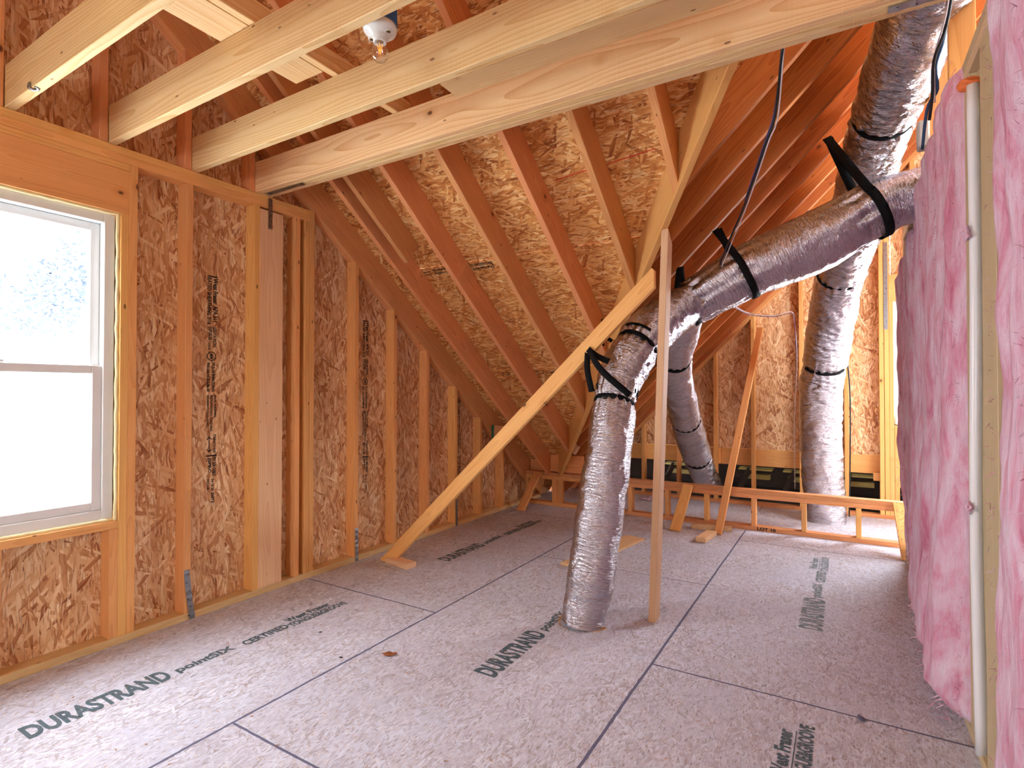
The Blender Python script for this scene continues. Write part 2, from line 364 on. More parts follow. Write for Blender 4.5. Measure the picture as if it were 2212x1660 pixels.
def lettering(name, items, mat, parent, org, xd, yd, lift=.0007):
    """flat print. items = (string, x, y, width, height) in the print's own plane"""
    me_all = bmesh.new()
    for s_, x, y, w, h in items:
        if s_ == '|':      # a solid bar
            vs = [me_all.verts.new((x + a * w, y + b_ * h, 0)) for a, b_ in ((0, 0), (1, 0), (1, 1), (0, 1))]; me_all.faces.new(vs); continue
        if s_ in ('(o)', '<->'):
            if s_ == '(o)':
                n = 28
                A = [me_all.verts.new((x + w / 2 + w / 2 * math.cos(2 * math.pi * k / n), y + h / 2 + h / 2 * math.sin(2 * math.pi * k / n), 0)) for k in range(n)]
                B = [me_all.verts.new((x + w / 2 + w * .4 * math.cos(2 * math.pi * k / n), y + h / 2 + h * .4 * math.sin(2 * math.pi * k / n), 0)) for k in range(n)]
                for k in range(n): me_all.faces.new((A[k], A[(k + 1) % n], B[(k + 1) % n], B[k]))
            else:
                q = h * .09
                for P in ([(x, y + h / 2 - q), (x + w, y + h / 2 - q), (x + w, y + h / 2 + q), (x, y + h / 2 + q)],
                          [(x, y + h / 2), (x + h * .55, y + h), (x + h * .75, y + h * .9), (x + h * .25, y + h / 2)], [(x, y + h / 2), (x + h * .25, y + h / 2), (x + h * .75, y + h * .1), (x + h * .55, y)],
                          [(x + w, y + h / 2), (x + w - h * .25, y + h / 2), (x + w - h * .75, y + h * .9), (x + w - h * .55, y + h)], [(x + w, y + h / 2), (x + w - h * .55, y), (x + w - h * .75, y + h * .1), (x + w - h * .25, y + h / 2)]):
                    me_all.faces.new([me_all.verts.new((a, b_, 0)) for a, b_ in P])
            continue
        cu = bpy.data.curves.new('t', 'FONT'); cu.body = s_; cu.size = 1; cu.resolution_u = 3; cu.offset = .04
        ob = bpy.data.objects.new('t', cu); me = bpy.data.meshes.new_from_object(ob)
        xs = [v.co.x for v in me.vertices]; ys = [v.co.y for v in me.vertices]
        if not xs: continue
        x0, x1, y0, y1 = min(xs), max(xs), min(ys), max(ys)
        for v in me.vertices: v.co.x = x + (v.co.x - x0) / (x1 - x0) * w; v.co.y = y + (v.co.y - y0) / (y1 - y0) * h; v.co.z = 0
        me_all.from_mesh(me); bpy.data.objects.remove(ob); bpy.data.meshes.remove(me); bpy.data.curves.remove(cu)
    xd, yd = V(xd).normalized(), V(yd).normalized(); zd = xd.cross(yd)
    m = Matrix((xd, yd, zd)).transposed().to_4x4(); m.translation = V(org) + zd * lift
    return from_bm(name, me_all, mat, parent, m)

T = .038   # dressed thickness of the lumber
XL = -3.077            # room face of the left wall framing
XS = XL - .089         # face of its sheathing
# ------------------------------------------------------------------ outside (seen overexposed through the windows)
bm = bmesh.new(); bmesh.ops.create_grid(bm, x_segments=1, y_segments=1, size=60)
tag(from_bm('ground', bm, M['ground'], None, Matrix.Translation((0, 0, -3.2))), kind='structure')

# ------------------------------------------------------------------ floor
floor = empty('floor', kind='structure')
cols = [(-3.185, -1.982, [-3.3, -2.44, 0.0, 2.44, 4.88, 6.62]), (-1.982, -.763, [-3.3, -1.2, 1.236, 3.69, 6.62]),
        (-.763, .456, [-3.3, -2.38, .06, 2.50, 4.94, 6.62]), (.456, 1.675, [-3.3, -1.2, 1.236, 3.69, 6.62]), (1.675, 2.42, [-3.3, .06, 2.5, 6.62])]
G2 = .0025
fpan = {}
for ci, (x0, x1, ys) in enumerate(cols):
    for y0, y1 in zip(ys, ys[1:]):
        o = board('floor_panel', ((x0 + x1) / 2, y0 + G2, -.0115), ((x0 + x1) / 2, y1 - G2, -.0115), x1 - x0 - 2 * G2, .018, M['osb_floor'], floor, up=(1, 0, 0), bev=.001)
        o.matrix_basis.translation = o.matrix_basis.translation + V((0, 0, .0025)); fpan[(ci, y0)] = o
def seam(a, b, w):
    a, b = V(a), V(b); d = (b - a); L = d.length; d.normalize(); s = V((-d.y, d.x, 0)); n = max(4, int(L / .02)); bm = bmesh.new(); prev = None
    for i in range(n + 1):
        c = a + d * (L * i / n); wob = .0025 * noise.noise(c * 3); h = w / 2 * (1 + .35 * noise.noise(c * 25)); h2 = w / 2 * (1 + .35 * noise.noise(c * 25 + V((9, 9, 9))))
        r = [bm.verts.new(c + s * (wob - h) + V((0, 0, -.001))), bm.verts.new(c + s * wob + V((0, 0, .0011))), bm.verts.new(c + s * (wob + h2) + V((0, 0, -.001)))]
        if prev:
            for k in range(2): bm.faces.new((prev[k], r[k], r[k + 1], prev[k + 1]))
        prev = r
    bmesh.ops.recalc_face_normals(bm, faces=bm.faces[:])
    return from_bm('joint_sealant', bm, M['seam'], floor, None, True)
for x in (-1.982, -.763): seam((x, -1.2, 0), (x, 5.3, 0), .024)
seam((.456, -1.2, 0), (.456, 5.3, 0), .012)
for ci, (x0, x1, ys) in enumerate(cols[:4]):
    for y in ys[1:-1]:
        if y > -1.5: seam((max(x0, -3.07) + .006, y, 0), (x1 - .006, y, 0), .019 if y < 2.6 else .013)
bm = bmesh.new(); bmesh.ops.create_cube(bm, size=1, matrix=Matrix.Translation((-.4, 1.66, -.05)) @ Matrix.Diagonal((5.6, 9.9, .05, 1)))
from_bm('joist_bed', bm, M['dark'], floor)
def stamp(y0, xb, ci, py, mat, parts):
    it = []
    if 'D' in parts: it.append(('DURASTRAND', 0, 0, .50, .118))
    if 'P' in parts: it.append(('pointSIX', .53, .008, .27, .075))
    if 'C' in parts: it += [('CERTIFIED', .845, .01, .25, .06)]
    if 'W' in parts: it += [('West Fraser', 1.125, .068, .29, .052), ('|', 1.12, .056, .30, .004), ('TONGUE&GROOVE', 1.10, 0, .38, .052)]
    lettering('stencil_print', it, mat, fpan[(ci, py)], (xb, y0, .0), (0, 1, 0), (-1, 0, 0), lift=.0012)
stamp(.80, -2.51, 0, 0.0, M['ink_floor'], 'DPCW')
stamp(3.22, -2.49, 0, 2.44, M['ink_floor'], 'DPCW')
stamp(2.02, -1.31, 1, 1.236, M['ink_floor'], 'DPCW')
stamp(3.29, -.098, 2, 2.50, M['ink_faint'], 'DPCW')
stamp(.86, -.098, 2, .06, M['ink_floor'], 'DPCW')

# ------------------------------------------------------------------ roof planes
def z1(y): return 4.35 - .75 * y       # underside of the rafters falling away from the camera
C2 = 2.97
def z2(x): return C2 + x               # underside of the jack rafters falling to the left
D1, D2 = .19, .184
n1 = V((0, .75, 1)).normalized(); n2 = V((-1, 0, 1)).normalized()
P1 = V((0, 0, 4.35)); P2 = V((0, 0, C2))
YR, XR = .24, 1.2                      # ridge lines
valley_n = V((1, .75, 0)).normalized(); valley_p = V((1.387, 0, 0))   # vertical plane along the valley

# ------------------------------------------------------------------ left wall
wl = empty('wall_left', kind='structure')
def roofcuts(off=0.0):
    nb = V((0, -.75, 1)).normalized(); pb = V((0, 2 * YR, 4.35 - .75 * 0)) ; pb = V((0, 0, 4.35 - .75 * 2 * YR))
    return [(P1 + n1 * off, n1), (pb + nb * off, nb)]
WY0, WY1, WZ0, WZ1 = .40, 1.318, .612, 2.141
def sheath(y0, y1, z0, z1_):
    board('sheathing_panel', (XS - .006, (y0 + y1) / 2, z0), (XS - .006, (y0 + y1) / 2, z1_), y1 - y0 - .003, .012, M['osb_wall'], wl, up=(0, 1, 0), cuts=roofcuts(D1), bev=0)
sheath(-3.3, -2.44, 0, 4); sheath(-2.44, -1.22, 0, 4.3); sheath(-1.22, 0, 0, 2.44); sheath(0, 1.3, 0, WZ0); sheath(0, WY0, WZ0, WZ1); sheath(0, 1.24, WZ1, 2.44)
sheath(1.30, 2.44, 0, 2.44); sheath(2.44, 3.66, 0, 2.44); sheath(3.66, 4.88, 0, 2.44); sheath(4.88, 6.1, 0, 2.44)
for a, b in ((-1.83, -.61), (-.61, .61), (.61, 1.83), (1.83, 3.05)): sheath(a, b, 2.443, 4.4)
for y, z0 in ((-2.44, 0), (-1.22, 0), (0, 0), (2.44, 0), (3.66, 0), (4.88, 0), (-1.83, 2.4), (-.61, 2.4), (.61, 2.4), (1.83, 2.4)):
    board('light_stop_strip', (XS - .0165, y, z0), (XS - .0165, y, 4.3), .06, .008, M['dark'], wl, up=(0, 1, 0), cuts=roofcuts(D1), bev=0)  # unseen strips added to stop light leaking through the panel joints
board('light_stop_strip', (XS - .025, -3.2, 2.4415), (XS - .025, 2.7, 2.4415), .06, .008, M['dark'], wl, bev=0)
sx = XL - .0445
def lstud(y0, ztop, z0=T, mat='stud', cuts=()): return board('stud', (sx, y0 + T / 2, z0), (sx, y0 + T / 2, ztop), .089, T, M[mat], wl, up=(1, 0, 0), cuts=cuts)
board('bottom_plate', (sx, -3.2, T / 2), (sx, 3.30, T / 2), T, .089, M['plate'], wl)
board('bottom_plate', (sx, 3.303, T / 2), (sx, 5.75, T / 2), T, .089, M['plate'], wl)
board('top_plate', (sx, -3.2, 2.418), (sx, 2.449, 2.418), T, .089, M['stud'], wl)
board('top_plate', (sx, -3.2, 2.456), (sx, 2.449, 2.456), T, .089, M['stud'], wl)
for y in (-2.9, -2.49, -2.08, -1.67, -1.27, -.86, -.45): lstud(y, 2.399)
lstud(.286, 2.399); lstud(WY0 - T, WZ1); lstud(WY1, WZ1); lstud(WY1 + T, 2.399)
lstud(WY1 - T, WZ0 - T); lstud(.84, WZ0 - T); lstud(WY0, WZ0 - T)
lstud(1.635, 2.399); lstud(2.04, 2.399); lstud(2.335, 2.399, mat='stud'); lstud(2.41, 2.399); lstud(2.449, 2.48)
board('flat_stud', (XL - .019, 2.16, T), (XL - .019, 2.16, 2.385), .165, T, M['pale'], wl, up=(0, 1, 0))
board('sill_plate', (sx, WY0, WZ0 - T / 2), (sx, WY1, WZ0 - T / 2), T, .089, M['stud'], wl)
# header: two deep boards on edge with flat plates above and below
board('header_plate', (sx, WY0 - T, WZ1 + T / 2), (sx, WY1 + T, WZ1 + T / 2), T, .089, M['stud'], wl)
board('header', (XL - .019, WY0 - T, 2.271), (XL - .019, WY1 + T, 2.271), .184, T, M['stud'], wl)
board('header', (XL - .062, WY0 - T, 2.271), (XL - .062, WY1 + T, 2.271), .184, T, M['stud'], wl)
board('header_plate', (sx, WY0 - T, 2.381), (sx, WY1 + T, 2.381), .034, .089, M['stud'], wl)
for y in (2.85, 3.256, 3.662, 4.068, 4.474, 4.88): lstud(y, 3, cuts=[(P1, n1)])
for y in (-.40, .02, .43, .83, 1.221, 1.624, 2.005):
    board('gable_stud', (sx, y + T / 2, 2.476), (sx, y + T / 2, 4.2), .089, T, M['rafter'], wl, up=(1, 0, 0), cuts=roofcuts(0))
# stencils on the wall sheathing, read from top to bottom
def wallprint(y, z, L, k=1.0, mat=M['ink_wall']):
    it = [('|', 0, 0, .008, .062), ('West Fraser', .012, .034, .155, .03), ('APA 511', .175, .034, .095, .03), ('RATED SHEATHING 7/16', .012, .0, .275, .026),
          ('SIZED FOR SPACING', .30, .036, .12, .02), ('EXPOSURE 1', .30, .008, .09, .022), ('0.418 IN', .395, .006, .04, .016), ('(o)', .445, 0, .055, .055), ('MM', .457, .018, .032, .02),
          ('PS 2-18 SHEATHING', .51, .030, .17, .018), ('000-106 HUD-UM-40', .51, .0, .17, .018),
          ('PANEL THICKNESS', .70, .044, .13, .014), ('MEETS STRUCTURAL 1 LOAD SPAN', .70, .022, .21, .014), ('REQUIREMENTS FOR 2/6 GRADES', .70, 0, .18, .014),
          ('STRENGTH AXIS', .93, .040, .11, .016), ('<->', .94, .002, .095, .030), ('|', 1.05, 0, .009, .062), ('EN 300 OSB/3', 1.063, .036, .11, .022), ('JSPRC', 1.063, .006, .09, .024),
          ('04 13 25', 1.19, .030, .07, .017), ('SHIFT B', 1.27, .030, .06, .017), ('10:11:18', 1.19, .004, .06, .015)]
    it = [(a, b * L / 1.33, c * k, d * L / 1.33, e * k) for a, b, c, d, e in it]
    lettering('stencil_print', it, mat, wl, (XS + .0005, y, z), (0, 0, -1), (0, 1, 0), lift=.0012)
wallprint(1.803, 1.93, 1.33); wallprint(3.008, 1.80, 1.33); wallprint(4.21, 1.48, 1.20)

# steel straps on the studs and along the plates
def strap(name, a, b, w, nrm, label, group=None, holes=6, bend=0):
    a, b = V(a), V(b); d = (b - a).normalized(); s = V(nrm).cross(d).normalized(); nn = V(nrm).normalized()
    bm = bmesh.new(); n = 14; prev = None; Lr = (b - a).length
    for i in range(n + 1):
        t = i / n; c = a + (b - a) * t + nn * (.0015 + .0025 * math.sin(t * math.pi * holes) ** 2) + s * bend * t * t
        r = [bm.verts.new(c - s * w / 2), bm.verts.new(c + s * w / 2), bm.verts.new(c + s * w / 2 + nn * .0015), bm.verts.new(c - s * w / 2 + nn * .0015)]
        if prev:
            for k in range(4): bm.faces.new((prev[k], prev[(k + 1) % 4], r[(k + 1) % 4], r[k]))
        else: bm.faces.new(r[::-1])
        prev = r
    bm.faces.new(prev); bmesh.ops.recalc_face_normals(bm, faces=bm.faces[:])
    o = from_bm(name, bm, M['steel'], None); tag(o, label=label, cat='metal strap', group=group)
    nm_ = None
    for i in range(holes):
        c = a + (b - a) * ((i + .5) / holes) + nn * .004 + s * (w * .18 * (-1) ** i)
        q = nn.to_track_quat('Z', 'Y').to_matrix().to_4x4(); q.translation = c
        if nm_ is None:
            bm = bmesh.new(); bmesh.ops.create_cone(bm, cap_ends=True, segments=8, radius1=.0045, radius2=.003, depth=.003)
            nm_ = from_bm('nail_head', bm, M['blackcable'], o, q).data
        else:
            k_ = bpy.data.objects.new('nail_head', nm_); COL.objects.link(k_); k_.parent = o; k_.matrix_basis = q
    return o
strap('metal_strap', (XL, 1.648, .275), (XL, 1.672, .002), .03, (1, 0, 0), 'steel strap at the foot of the stud right of the bright window', bend=.01)
strap('metal_strap', (XL, 2.868, .245), (XL, 2.872, .004), .03, (1, 0, 0), 'steel strap at the foot of the stud left of the slanted brace foot')
strap('metal_strap', (XL, 4.086, .25), (XL, 4.09, .004), .03, (1, 0, 0), 'steel strap on a low stud near the far corner, behind the slanted brace')
strap('metal_strap', (XL, 2.146, 2.465), (XL, 2.146, 2.27), .028, (1, 0, 0), 'dark steel strap hanging on the wall under the end of the doubled joist')

# ------------------------------------------------------------------ windows
def window(name, M4, w, h, meet, label):
    """double hung window; local x right, y out of the room, z up from the sill"""
    r = empty(name, kind='structure'); r.matrix_basis = M4
    def bar(nm, a, b, ww, tt, mat=M['vinyl'], par=None):
        o = board(nm, a, b, ww, tt, mat, None, up=(0, 1, 0) if abs(a[0] - b[0]) < 1e-6 else (0, 0, 1), bev=.003)
        o.parent = par or r; return o
    f = .048
    bar('frame_jamb', (f / 2, .04, 0), (f / 2, .04, h), .08, f); bar('frame_jamb', (w - f / 2, .04, 0), (w - f / 2, .04, h), .08, f)
    bar('frame_head', (f, .04, h - f / 2), (w - f, .04, h - f / 2), f, .08); bar('frame_sill', (f, .04, f / 2), (w - f, .04, f / 2), f, .08)
    s = .042
    for nm, z0, z1_, yy in (('lower_sash', f, meet + .02, .025), ('upper_sash', meet - .02, h - f, .058)):
        e = bar(nm, (f + s / 2, yy, z0), (f + s / 2, yy, z1_), .03, s)
        for a, b, ww, tt in (((w - f - s / 2, yy, z0), (w - f - s / 2, yy, z1_), .03, s), ((f + s, yy, z0 + s / 2), (w - f - s, yy, z0 + s / 2), s, .03), ((f + s, yy, z1_ - s / 2), (w - f - s, yy, z1_ - s / 2), s, .03)):
            bar('sash_rail', a, b, ww, tt)
        bm = bmesh.new(); bmesh.ops.create_cube(bm, size=1, matrix=Matrix.Translation((w / 2, yy, (z0 + z1_) / 2)) @ Matrix.Diagonal((w - 2 * f - 1.6 * s, .004, z1_ - z0 - 1.6 * s, 1)))
        o = from_bm('pane', bm, M['glass'], None); o.parent = r
    bar('sash_lock', (w / 2 - .03, .012, meet + .028), (w / 2 + .03, .012, meet + .028), .012, .02)
    return r
mw = Matrix.Translation((XL - .03, WY0 + .012, WZ0 + .012)) @ Matrix.Rotation(R90, 4, 'Z')
window('window_1', mw, WY1 - WY0 - .024, WZ1 - WZ0 - .022, .735, '')
# beads of foam between window and framing
def foam(a, b, par, w=.014):
    a, b = V(a), V(b); n = 40; pts = [a + (b - a) * i / n + V((.006 * noise.noise(V((i * .7, 3, 1))), .004 * noise.noise(V((i * .5, 9, 4))), .004 * noise.noise(V((i * .6, 1, 7))))) for i in range(n + 1)]
    return tube('foam_bead', pts, w / 2, M['foam'], par, .04, 8)
foam((XL - .016, WY1 - .007, WZ0), (XL - .016, WY1 - .007, WZ1), wl, .018); foam((XL - .016, WY0, WZ1 - .006), (XL - .016, WY1, WZ1 - .006), wl, .016); foam((XL - .022, WY0, WZ0 + .006), (XL - .022, WY1, WZ0 + .006), wl, .011)

# ------------------------------------------------------------------ far wall (gable under the steep roof)
YF = 6.5
wf = empty('wall_far', kind='structure')
rc = [(P2 - V((0, 0, .054)), n2)]
mirror_n = V((1, 0, 1)).normalized(); mirror_p = V((2 * XR, 0, C2))
rc2 = rc + [(mirror_p - V((0, 0, .054)), mirror_n)]
def fstud(x0, z1_=4.2, z0=T, name='stud'): board(name, (x0 + T / 2, YF + .0445, z0), (x0 + T / 2, YF + .0445, z1_), .089, T, M['stud'], wf, up=(0, 1, 0), cuts=rc2)
board('bottom_plate', (-2.95, YF + .0445, T / 2), (2.4, YF + .0445, T / 2), T, .089, M['rafter'], wf)
for x in (-2.5, -2.10, -1.68, -1.265, -.87, -.40, .005, .303, .345): fstud(x)
FX0, FX1, FZ0, FZ1 = .424, 1.30, .917, 2.14
fstud(.384, FZ1); fstud(FX1, FZ1); fstud(FX1 + T); fstud(1.78); fstud(2.15)
fstud(FX0, FZ0 - T); fstud(.85, FZ0 - T)
for x in (.56, .95, 1.2): fstud(x, z0=2.40)
board('header', (.384, YF + .0445, 2.25), (FX1 + T, YF + .0445, 2.25), .22, .089, M['stud'], wf)
board('header_plate', (.384, YF + .0445, 2.379), (FX1 + T, YF + .0445, 2.379), T, .089, M['stud'], wf)
board('sill_plate', (FX0, YF + .0445, FZ0 - T / 2), (FX1, YF + .0445, FZ0 - T / 2), T, .089, M['stud'], wf)
fc = [(P2 + n2 * D2, n2), (mirror_p + mirror_n * D2, mirror_n)]
def fsheath(x0, x1, z0, z1_): board('sheathing_panel', ((x0 + x1) / 2, YF + .096, z0), ((x0 + x1) / 2, YF + .096, z1_), x1 - x0 - .003, .012, M['osb_wall'], wf, up=(1, 0, 0), cuts=fc, bev=0)
for a, b in ((-2.44, -1.22), (-1.22, -.385), (-.385, .405)): fsheath(a, b, .612, 4)
fsheath(.405, FX1, .612, FZ0); fsheath(.405, FX1, FZ1, 4.3); fsheath(FX1, 2.42, .612, 4.3)
for a, b in ((-2.75, -1.2), (-1.197, .40), (.403, 2.4)): board('rim_board', (a, YF + .109, .517), (b, YF + .109, .517), .184, T, M['stud'], wf)
board('rake_plate', (-2.9, YF + .0445, z2(-2.9) - .027), (XR, YF + .0445, z2(XR) - .027), T, .089, M['rafter'], wf, up=(-1, 0, 1))
board('blocking', (.25, YF + .07, .40), (.303, YF + .07, .40), .08, T, M['stud'], wf)
board('blocking', (.384 + T, YF + .07, .355), (.85, YF + .07, .355), .09, T, M['stud'], wf)
strap('metal_strap', (.36, YF, 2.72), (.36, YF, 1.86), .035, (0, -1, 0), 'long dimpled steel strap on a stud beside the far narrow window', holes=16)
mw = Matrix.Translation((FX0 + .008, YF + .03, FZ0 + .008))
window('window_2', mw, FX1 - FX0 - .016, FZ1 - FZ0 - .016, .60, '')

for x in (-2.44, -1.22, -.385): board('light_stop_strip', (x, YF + .1065, .55), (x, YF + .1065, 4.2), .06, .008, M['dark'], wf, up=(1, 0, 0), cuts=fc, bev=0)  # added light stops behind the far wall joints
# dark lower roof space behind the far wall
lo = empty('lower_roof_space', kind='structure')
board('soffit_board', (-3.2, 8.6, .2), (2.6, 8.6, .2), 1.5, .02, M['dark'], lo, up=(0, 0, 1), bev=0)
board('roof_board', (-3.2, 7.67, .72), (2.6, 7.67, .72), 2.0, .02, M['dark'], lo, up=(0, 1, -.28), bev=0)
board('ceiling_board', (-3.2, 7.6, -.12), (2.6, 7.6, -.12), 2.2, .02, M['dark'], lo, up=(0, 1, 0), bev=0)
for x in (-3.2, 2.6): board('end_board', (x, 6.62, .25), (x, 8.6, .25), 1.2, .02, M['dark'], lo, bev=0)
for i, x in enumerate((-1.88, -.95, -.45, .12, .62, 1.1)):
    board('vent_box', (x - .13, 7.45, .19), (x + .17, 7.45, .19), .06, .12, M['cream'], lo)
    board('vent_lip', (x - .18, 7.43, .285), (x + .2, 7.43, .285), .02, .2, M['cream'], lo)
    board('truss_web', (x - .22, 7.2, -.1), (x - .05, 7.35, .30), .06, .03, M['dark'], lo)
area('vent_fill_light', (-.3, 7.15, .62), (math.radians(28), 0, 0), 4.5, .12, 1.0, (1, .95, .8))  # hidden fill lamp added to light the vent boxes; the space is closed

# ------------------------------------------------------------------ remaining walls
wb = empty('wall_back', kind='structure')
for x0, x1, z0, z1_ in ((-3.19, -1.55, 0, 4.3), (-.25, 1.22, 0, 4.3), (1.22, 2.44, 0, 4.3), (-1.55, -.25, 2.15, 4.3), (-1.55, -.25, 0, .85)):
    board('sheathing_panel', ((x0 + x1) / 2, -3.3, z0), ((x0 + x1) / 2, -3.3, z1_), x1 - x0 - .003, .012, M['osb_wall'], wb, up=(1, 0, 0), bev=0)
wr = empty('wall_right', kind='structure')
for yy_, z0, z1_ in ((5.38, 0, 1.2), (5.38, 2.3, 4.3), (3.52, 0, 1.9), (3.52, 2.8, 4.3)): board('sheathing_panel', (2.44, yy_, z0), (2.44, yy_, z1_), 1.237, .012, M['osb_wall'], wr, up=(0, 1, 0), bev=0)  # gaps between these are the unseen openings added for side daylight
for i in (0, 1, 2, 3, 4, 7):
    board('sheathing_panel', (2.44, -3.3 + 1.24 * i + .62, 0), (2.44, -3.3 + 1.24 * i + .62, 4.3), 1.237, .012, M['osb_wall'], wr, up=(0, 1, 0), bev=0)

# ------------------------------------------------------------------ ceiling: sheathing and rafters
ce = empty('ceiling', kind='structure')
# roof falling away from the camera; panels run level, 1.22 m up the slope each
sl = V((0, 1, -.75)).normalized()
o1 = P1 + n1 * (D1 + .006)
top1 = V((0, YR, z1(YR))) + n1 * (D1 + .006)
Ls = (6.3 - YR) * 1.25
k = 0; s0 = -.1
vp_cut = (V((1.40, 0, 0)), valley_n)
row = 0
while s0 < Ls:
    off = -3.2 if row % 2 == 0 else -4.42
    x = off
    while x < 2.44:
        xa, xb = max(x, -3.2), min(x + 2.44, 2.44)
        if xb > xa:
            c = top1 + sl * (s0 + .61)
            board('roof_panel', (xa + .0015, c.y, c.z), (xb - .0015, c.y, c.z), 1.217, .012, M['osb_roof'], ce, up=sl, cuts=[(V((1.43, 0, 0)), valley_n)] if c.y > 0.9 else (), bev=0)
        x += 2.44
    s0 += 1.22; row += 1
# roof falling behind the camera
slb = V((0, -1, -.75)).normalized(); nbk = V((0, -.75, 1)).normalized()
topb = V((0, YR, z1(YR))) + nbk * (D1 + .006)
for r_ in range(4):
    c = topb + slb * (-.1 + 1.22 * r_ + .61)
    for xa, xb in ((-3.2, -1.3), (-1.3, 1.14), (1.14, 2.44)): board('roof_panel', (xa + .0015, c.y, c.z), (xb - .0015, c.y, c.z), 1.217, .012, M['osb_roof'], ce, up=slb, bev=0)
# steep roof over the far wing, and its other half
s2 = V((-1, 0, -1)).normalized(); t2 = V((XR, 0, z2(XR))) + n2 * (D2 + .006)
for r_ in range(5):
    c = t2 + s2 * (-.05 + 1.22 * r_ + .61)
    for ya, yb in ((-.2, 1.5), (1.5, 3.94), (3.94, 6.66)):
        board('roof_panel', (c.x, ya + .0015, c.z), (c.x, yb - .0015, c.z), 1.217, .012, M['osb_roof'], ce, up=s2, cuts=[(V((1.37, 0, 0)), -valley_n)], bev=0)
s3 = V((1, 0, -1)).normalized(); t3 = V((XR, 0, z2(XR))) + mirror_n * (D2 + .006)
for r_ in range(2):
    c = t3 + s3 * (-.05 + 1.22 * r_ + .61)
    for ya, yb in ((1.5, 3.94), (3.94, 6.66)): board('roof_panel', (c.x, ya + .0015, c.z), (c.x, yb - .0015, c.z), 1.217, .012, M['osb_roof'], ce, up=s3, bev=0)
# rafters of the nearer roof (first one runs down against the left wall)
vcut = [(V((1.368, 0, 0)), valley_n)]
def raf(x, ytop=YR - .0, ybot=5.7, name='rafter', mat='rafter', d=D1, cuts=()):
    a = V((x + T / 2, ytop, z1(ytop))) + n1 * d / 2; b = V((x + T / 2, ybot, z1(ybot))) + n1 * d / 2
    return board(name, a, b, d, T, M[mat], ce, up=n1, cuts=list(cuts))
raf(-3.165 + .045, ybot=5.75)
raf(-3.16, ybot=5.75)
for x, yb in ((-2.79, 5.50), (-2.355, 5.35), (-1.94, 9), (-1.52, 9), (-1.13, 9), (-.735, 9), (-.33, 9), (.07, 9)):
    raf(x, ybot=min(yb, 5.6), cuts=vcut if yb > 5.45 or x > -2.5 else vcut)
raf(-2.66, ybot=2.92, name='sister_rafter', cuts=[])
for x in (-2.79, -1.94, -1.13, -.33, .5, 1.3):
    a = V((x + T / 2, YR, z1(YR))) + nbk * D1 / 2; b = a + slb * 4.2; board('rafter', a, b, D1, T, M['rafter'], ce, up=nbk)
board('ridge_board', (-3.1, YR, z1(YR) + .04), (2.4, YR, z1(YR) + .04), .235, T, M['rafter'], ce)
# valley beam
vd = V((-.75, 1, -.75)).normalized()
va = V((1.387 - .75 * .5, .5, z1(.5))); vb = V((1.387 - .75 * 5.45, 5.45, z1(5.45)))
vup = (V((0, 0, 1)) - vd * vd.z).normalized()
vdep = .235
board('valley_beam', va + vup * (vdep / 2 - .012), vb + vup * (vdep / 2 - .012), vdep, T, M['stud'], ce, up=vup, bev=.003)
# jack rafters of the steep roof
jc = [(V((1.415, 0, 0)), -valley_n)]
for y in (2.80, 3.165, 3.60, 3.945, 4.345, 4.725, 5.06, 5.42, 5.80, 6.18, 6.46):
    ya = y + T / 2
    xa = max(-2.9, 1.30 - .75 * ya)
    board('jack_rafter', V((xa - .35, ya, z2(xa - .35))) + n2 * D2 / 2, V((XR - T / 2, ya, z2(XR - T / 2))) + n2 * D2 / 2, D2, T, M['rafter_shaded'], ce, up=n2, cuts=jc)
for y in (2.0, 2.4, 2.8, 3.6, 4.345, 5.06, 5.8, 6.46):
    ya = y + T / 2; a = V((XR + T / 2, ya, z2(XR - T / 2))) + mirror_n * D2 / 2
    board('jack_rafter', a, a + s3 * 1.7, D2, T, M['rafter_shaded'], ce, up=mirror_n)
board('ridge_board', (XR, 1.0, z2(XR) + .06), (XR, 6.6, z2(XR) + .06), .235, T, M['rafter'], ce)
# short pieces of blocking where the roofs meet low down
board('blocking', (-2.42, 5.15, .98), (-2.14, 4.86, 1.02), .19, T, M['pale'], ce, up=(.35, .3, 1))
board('blocking', (-2.745, 5.36, .47), (-2.36, 5.36, .47), .184, T, M['rafter'], ce)
board('blocking', (-3.07, 5.50, .40), (-2.79, 5.50, .40), .184, T, M['rafter'], ce)
o = board('blocking', (-2.99, 4.60, .84), (-2.80, 4.60, .84), .14, T, M['rafter'], ce)
board('painted_block_end', (-2.995, 4.578, .775), (-2.995, 4.578, .915), .03, .004, M['green'], ce, up=(1, 0, 0))
board('blocking', (-2.36, 4.99, .72), (-2.26, 4.99, .66), .09, T, M['pale'], ce)

# ------------------------------------------------------------------ ceiling joists
JZ = 2.476 + .092
def joist(y, n, label, x1=.33, mat='joist'):
    r = empty('ceiling_joist', (-1.4, y, 2.476), label=label, cat='beam', group=None)
    for i in range(n):
        board('ply', (XL - .085 if True else 0, y + T / 2 + i * (T + .001), JZ), (x1, y + T / 2 + i * (T + .001), JZ), .184, T, M[mat], r, bev=.003)
    return r
joist(.872, 1, 'pale ceiling joist nearest the camera, crossing the upper left corner', x1=.3)
joist(1.262, 1, 'pale ceiling joist that carries the bare bulb', x1=.3)
joist(1.664, 1, 'single pale ceiling joist with a big knot, just beyond the bare bulb', x1=.3)
joist(2.045, 3, 'deep built-up ceiling beam of three plies, farthest of the joists')
board('ledger', (-1.5, 1.93, 2.612), (.3, 1.93, 2.612), T, .12, M['plate'], ce)
tag(board('strongback_board', (-2.045, -.6, 2.661 + T / 2), (-2.045, 1.62, 2.661 + T / 2), T, .184, M['joist'], None), label='wide flat board laid across the tops of the ceiling joists', cat='board')
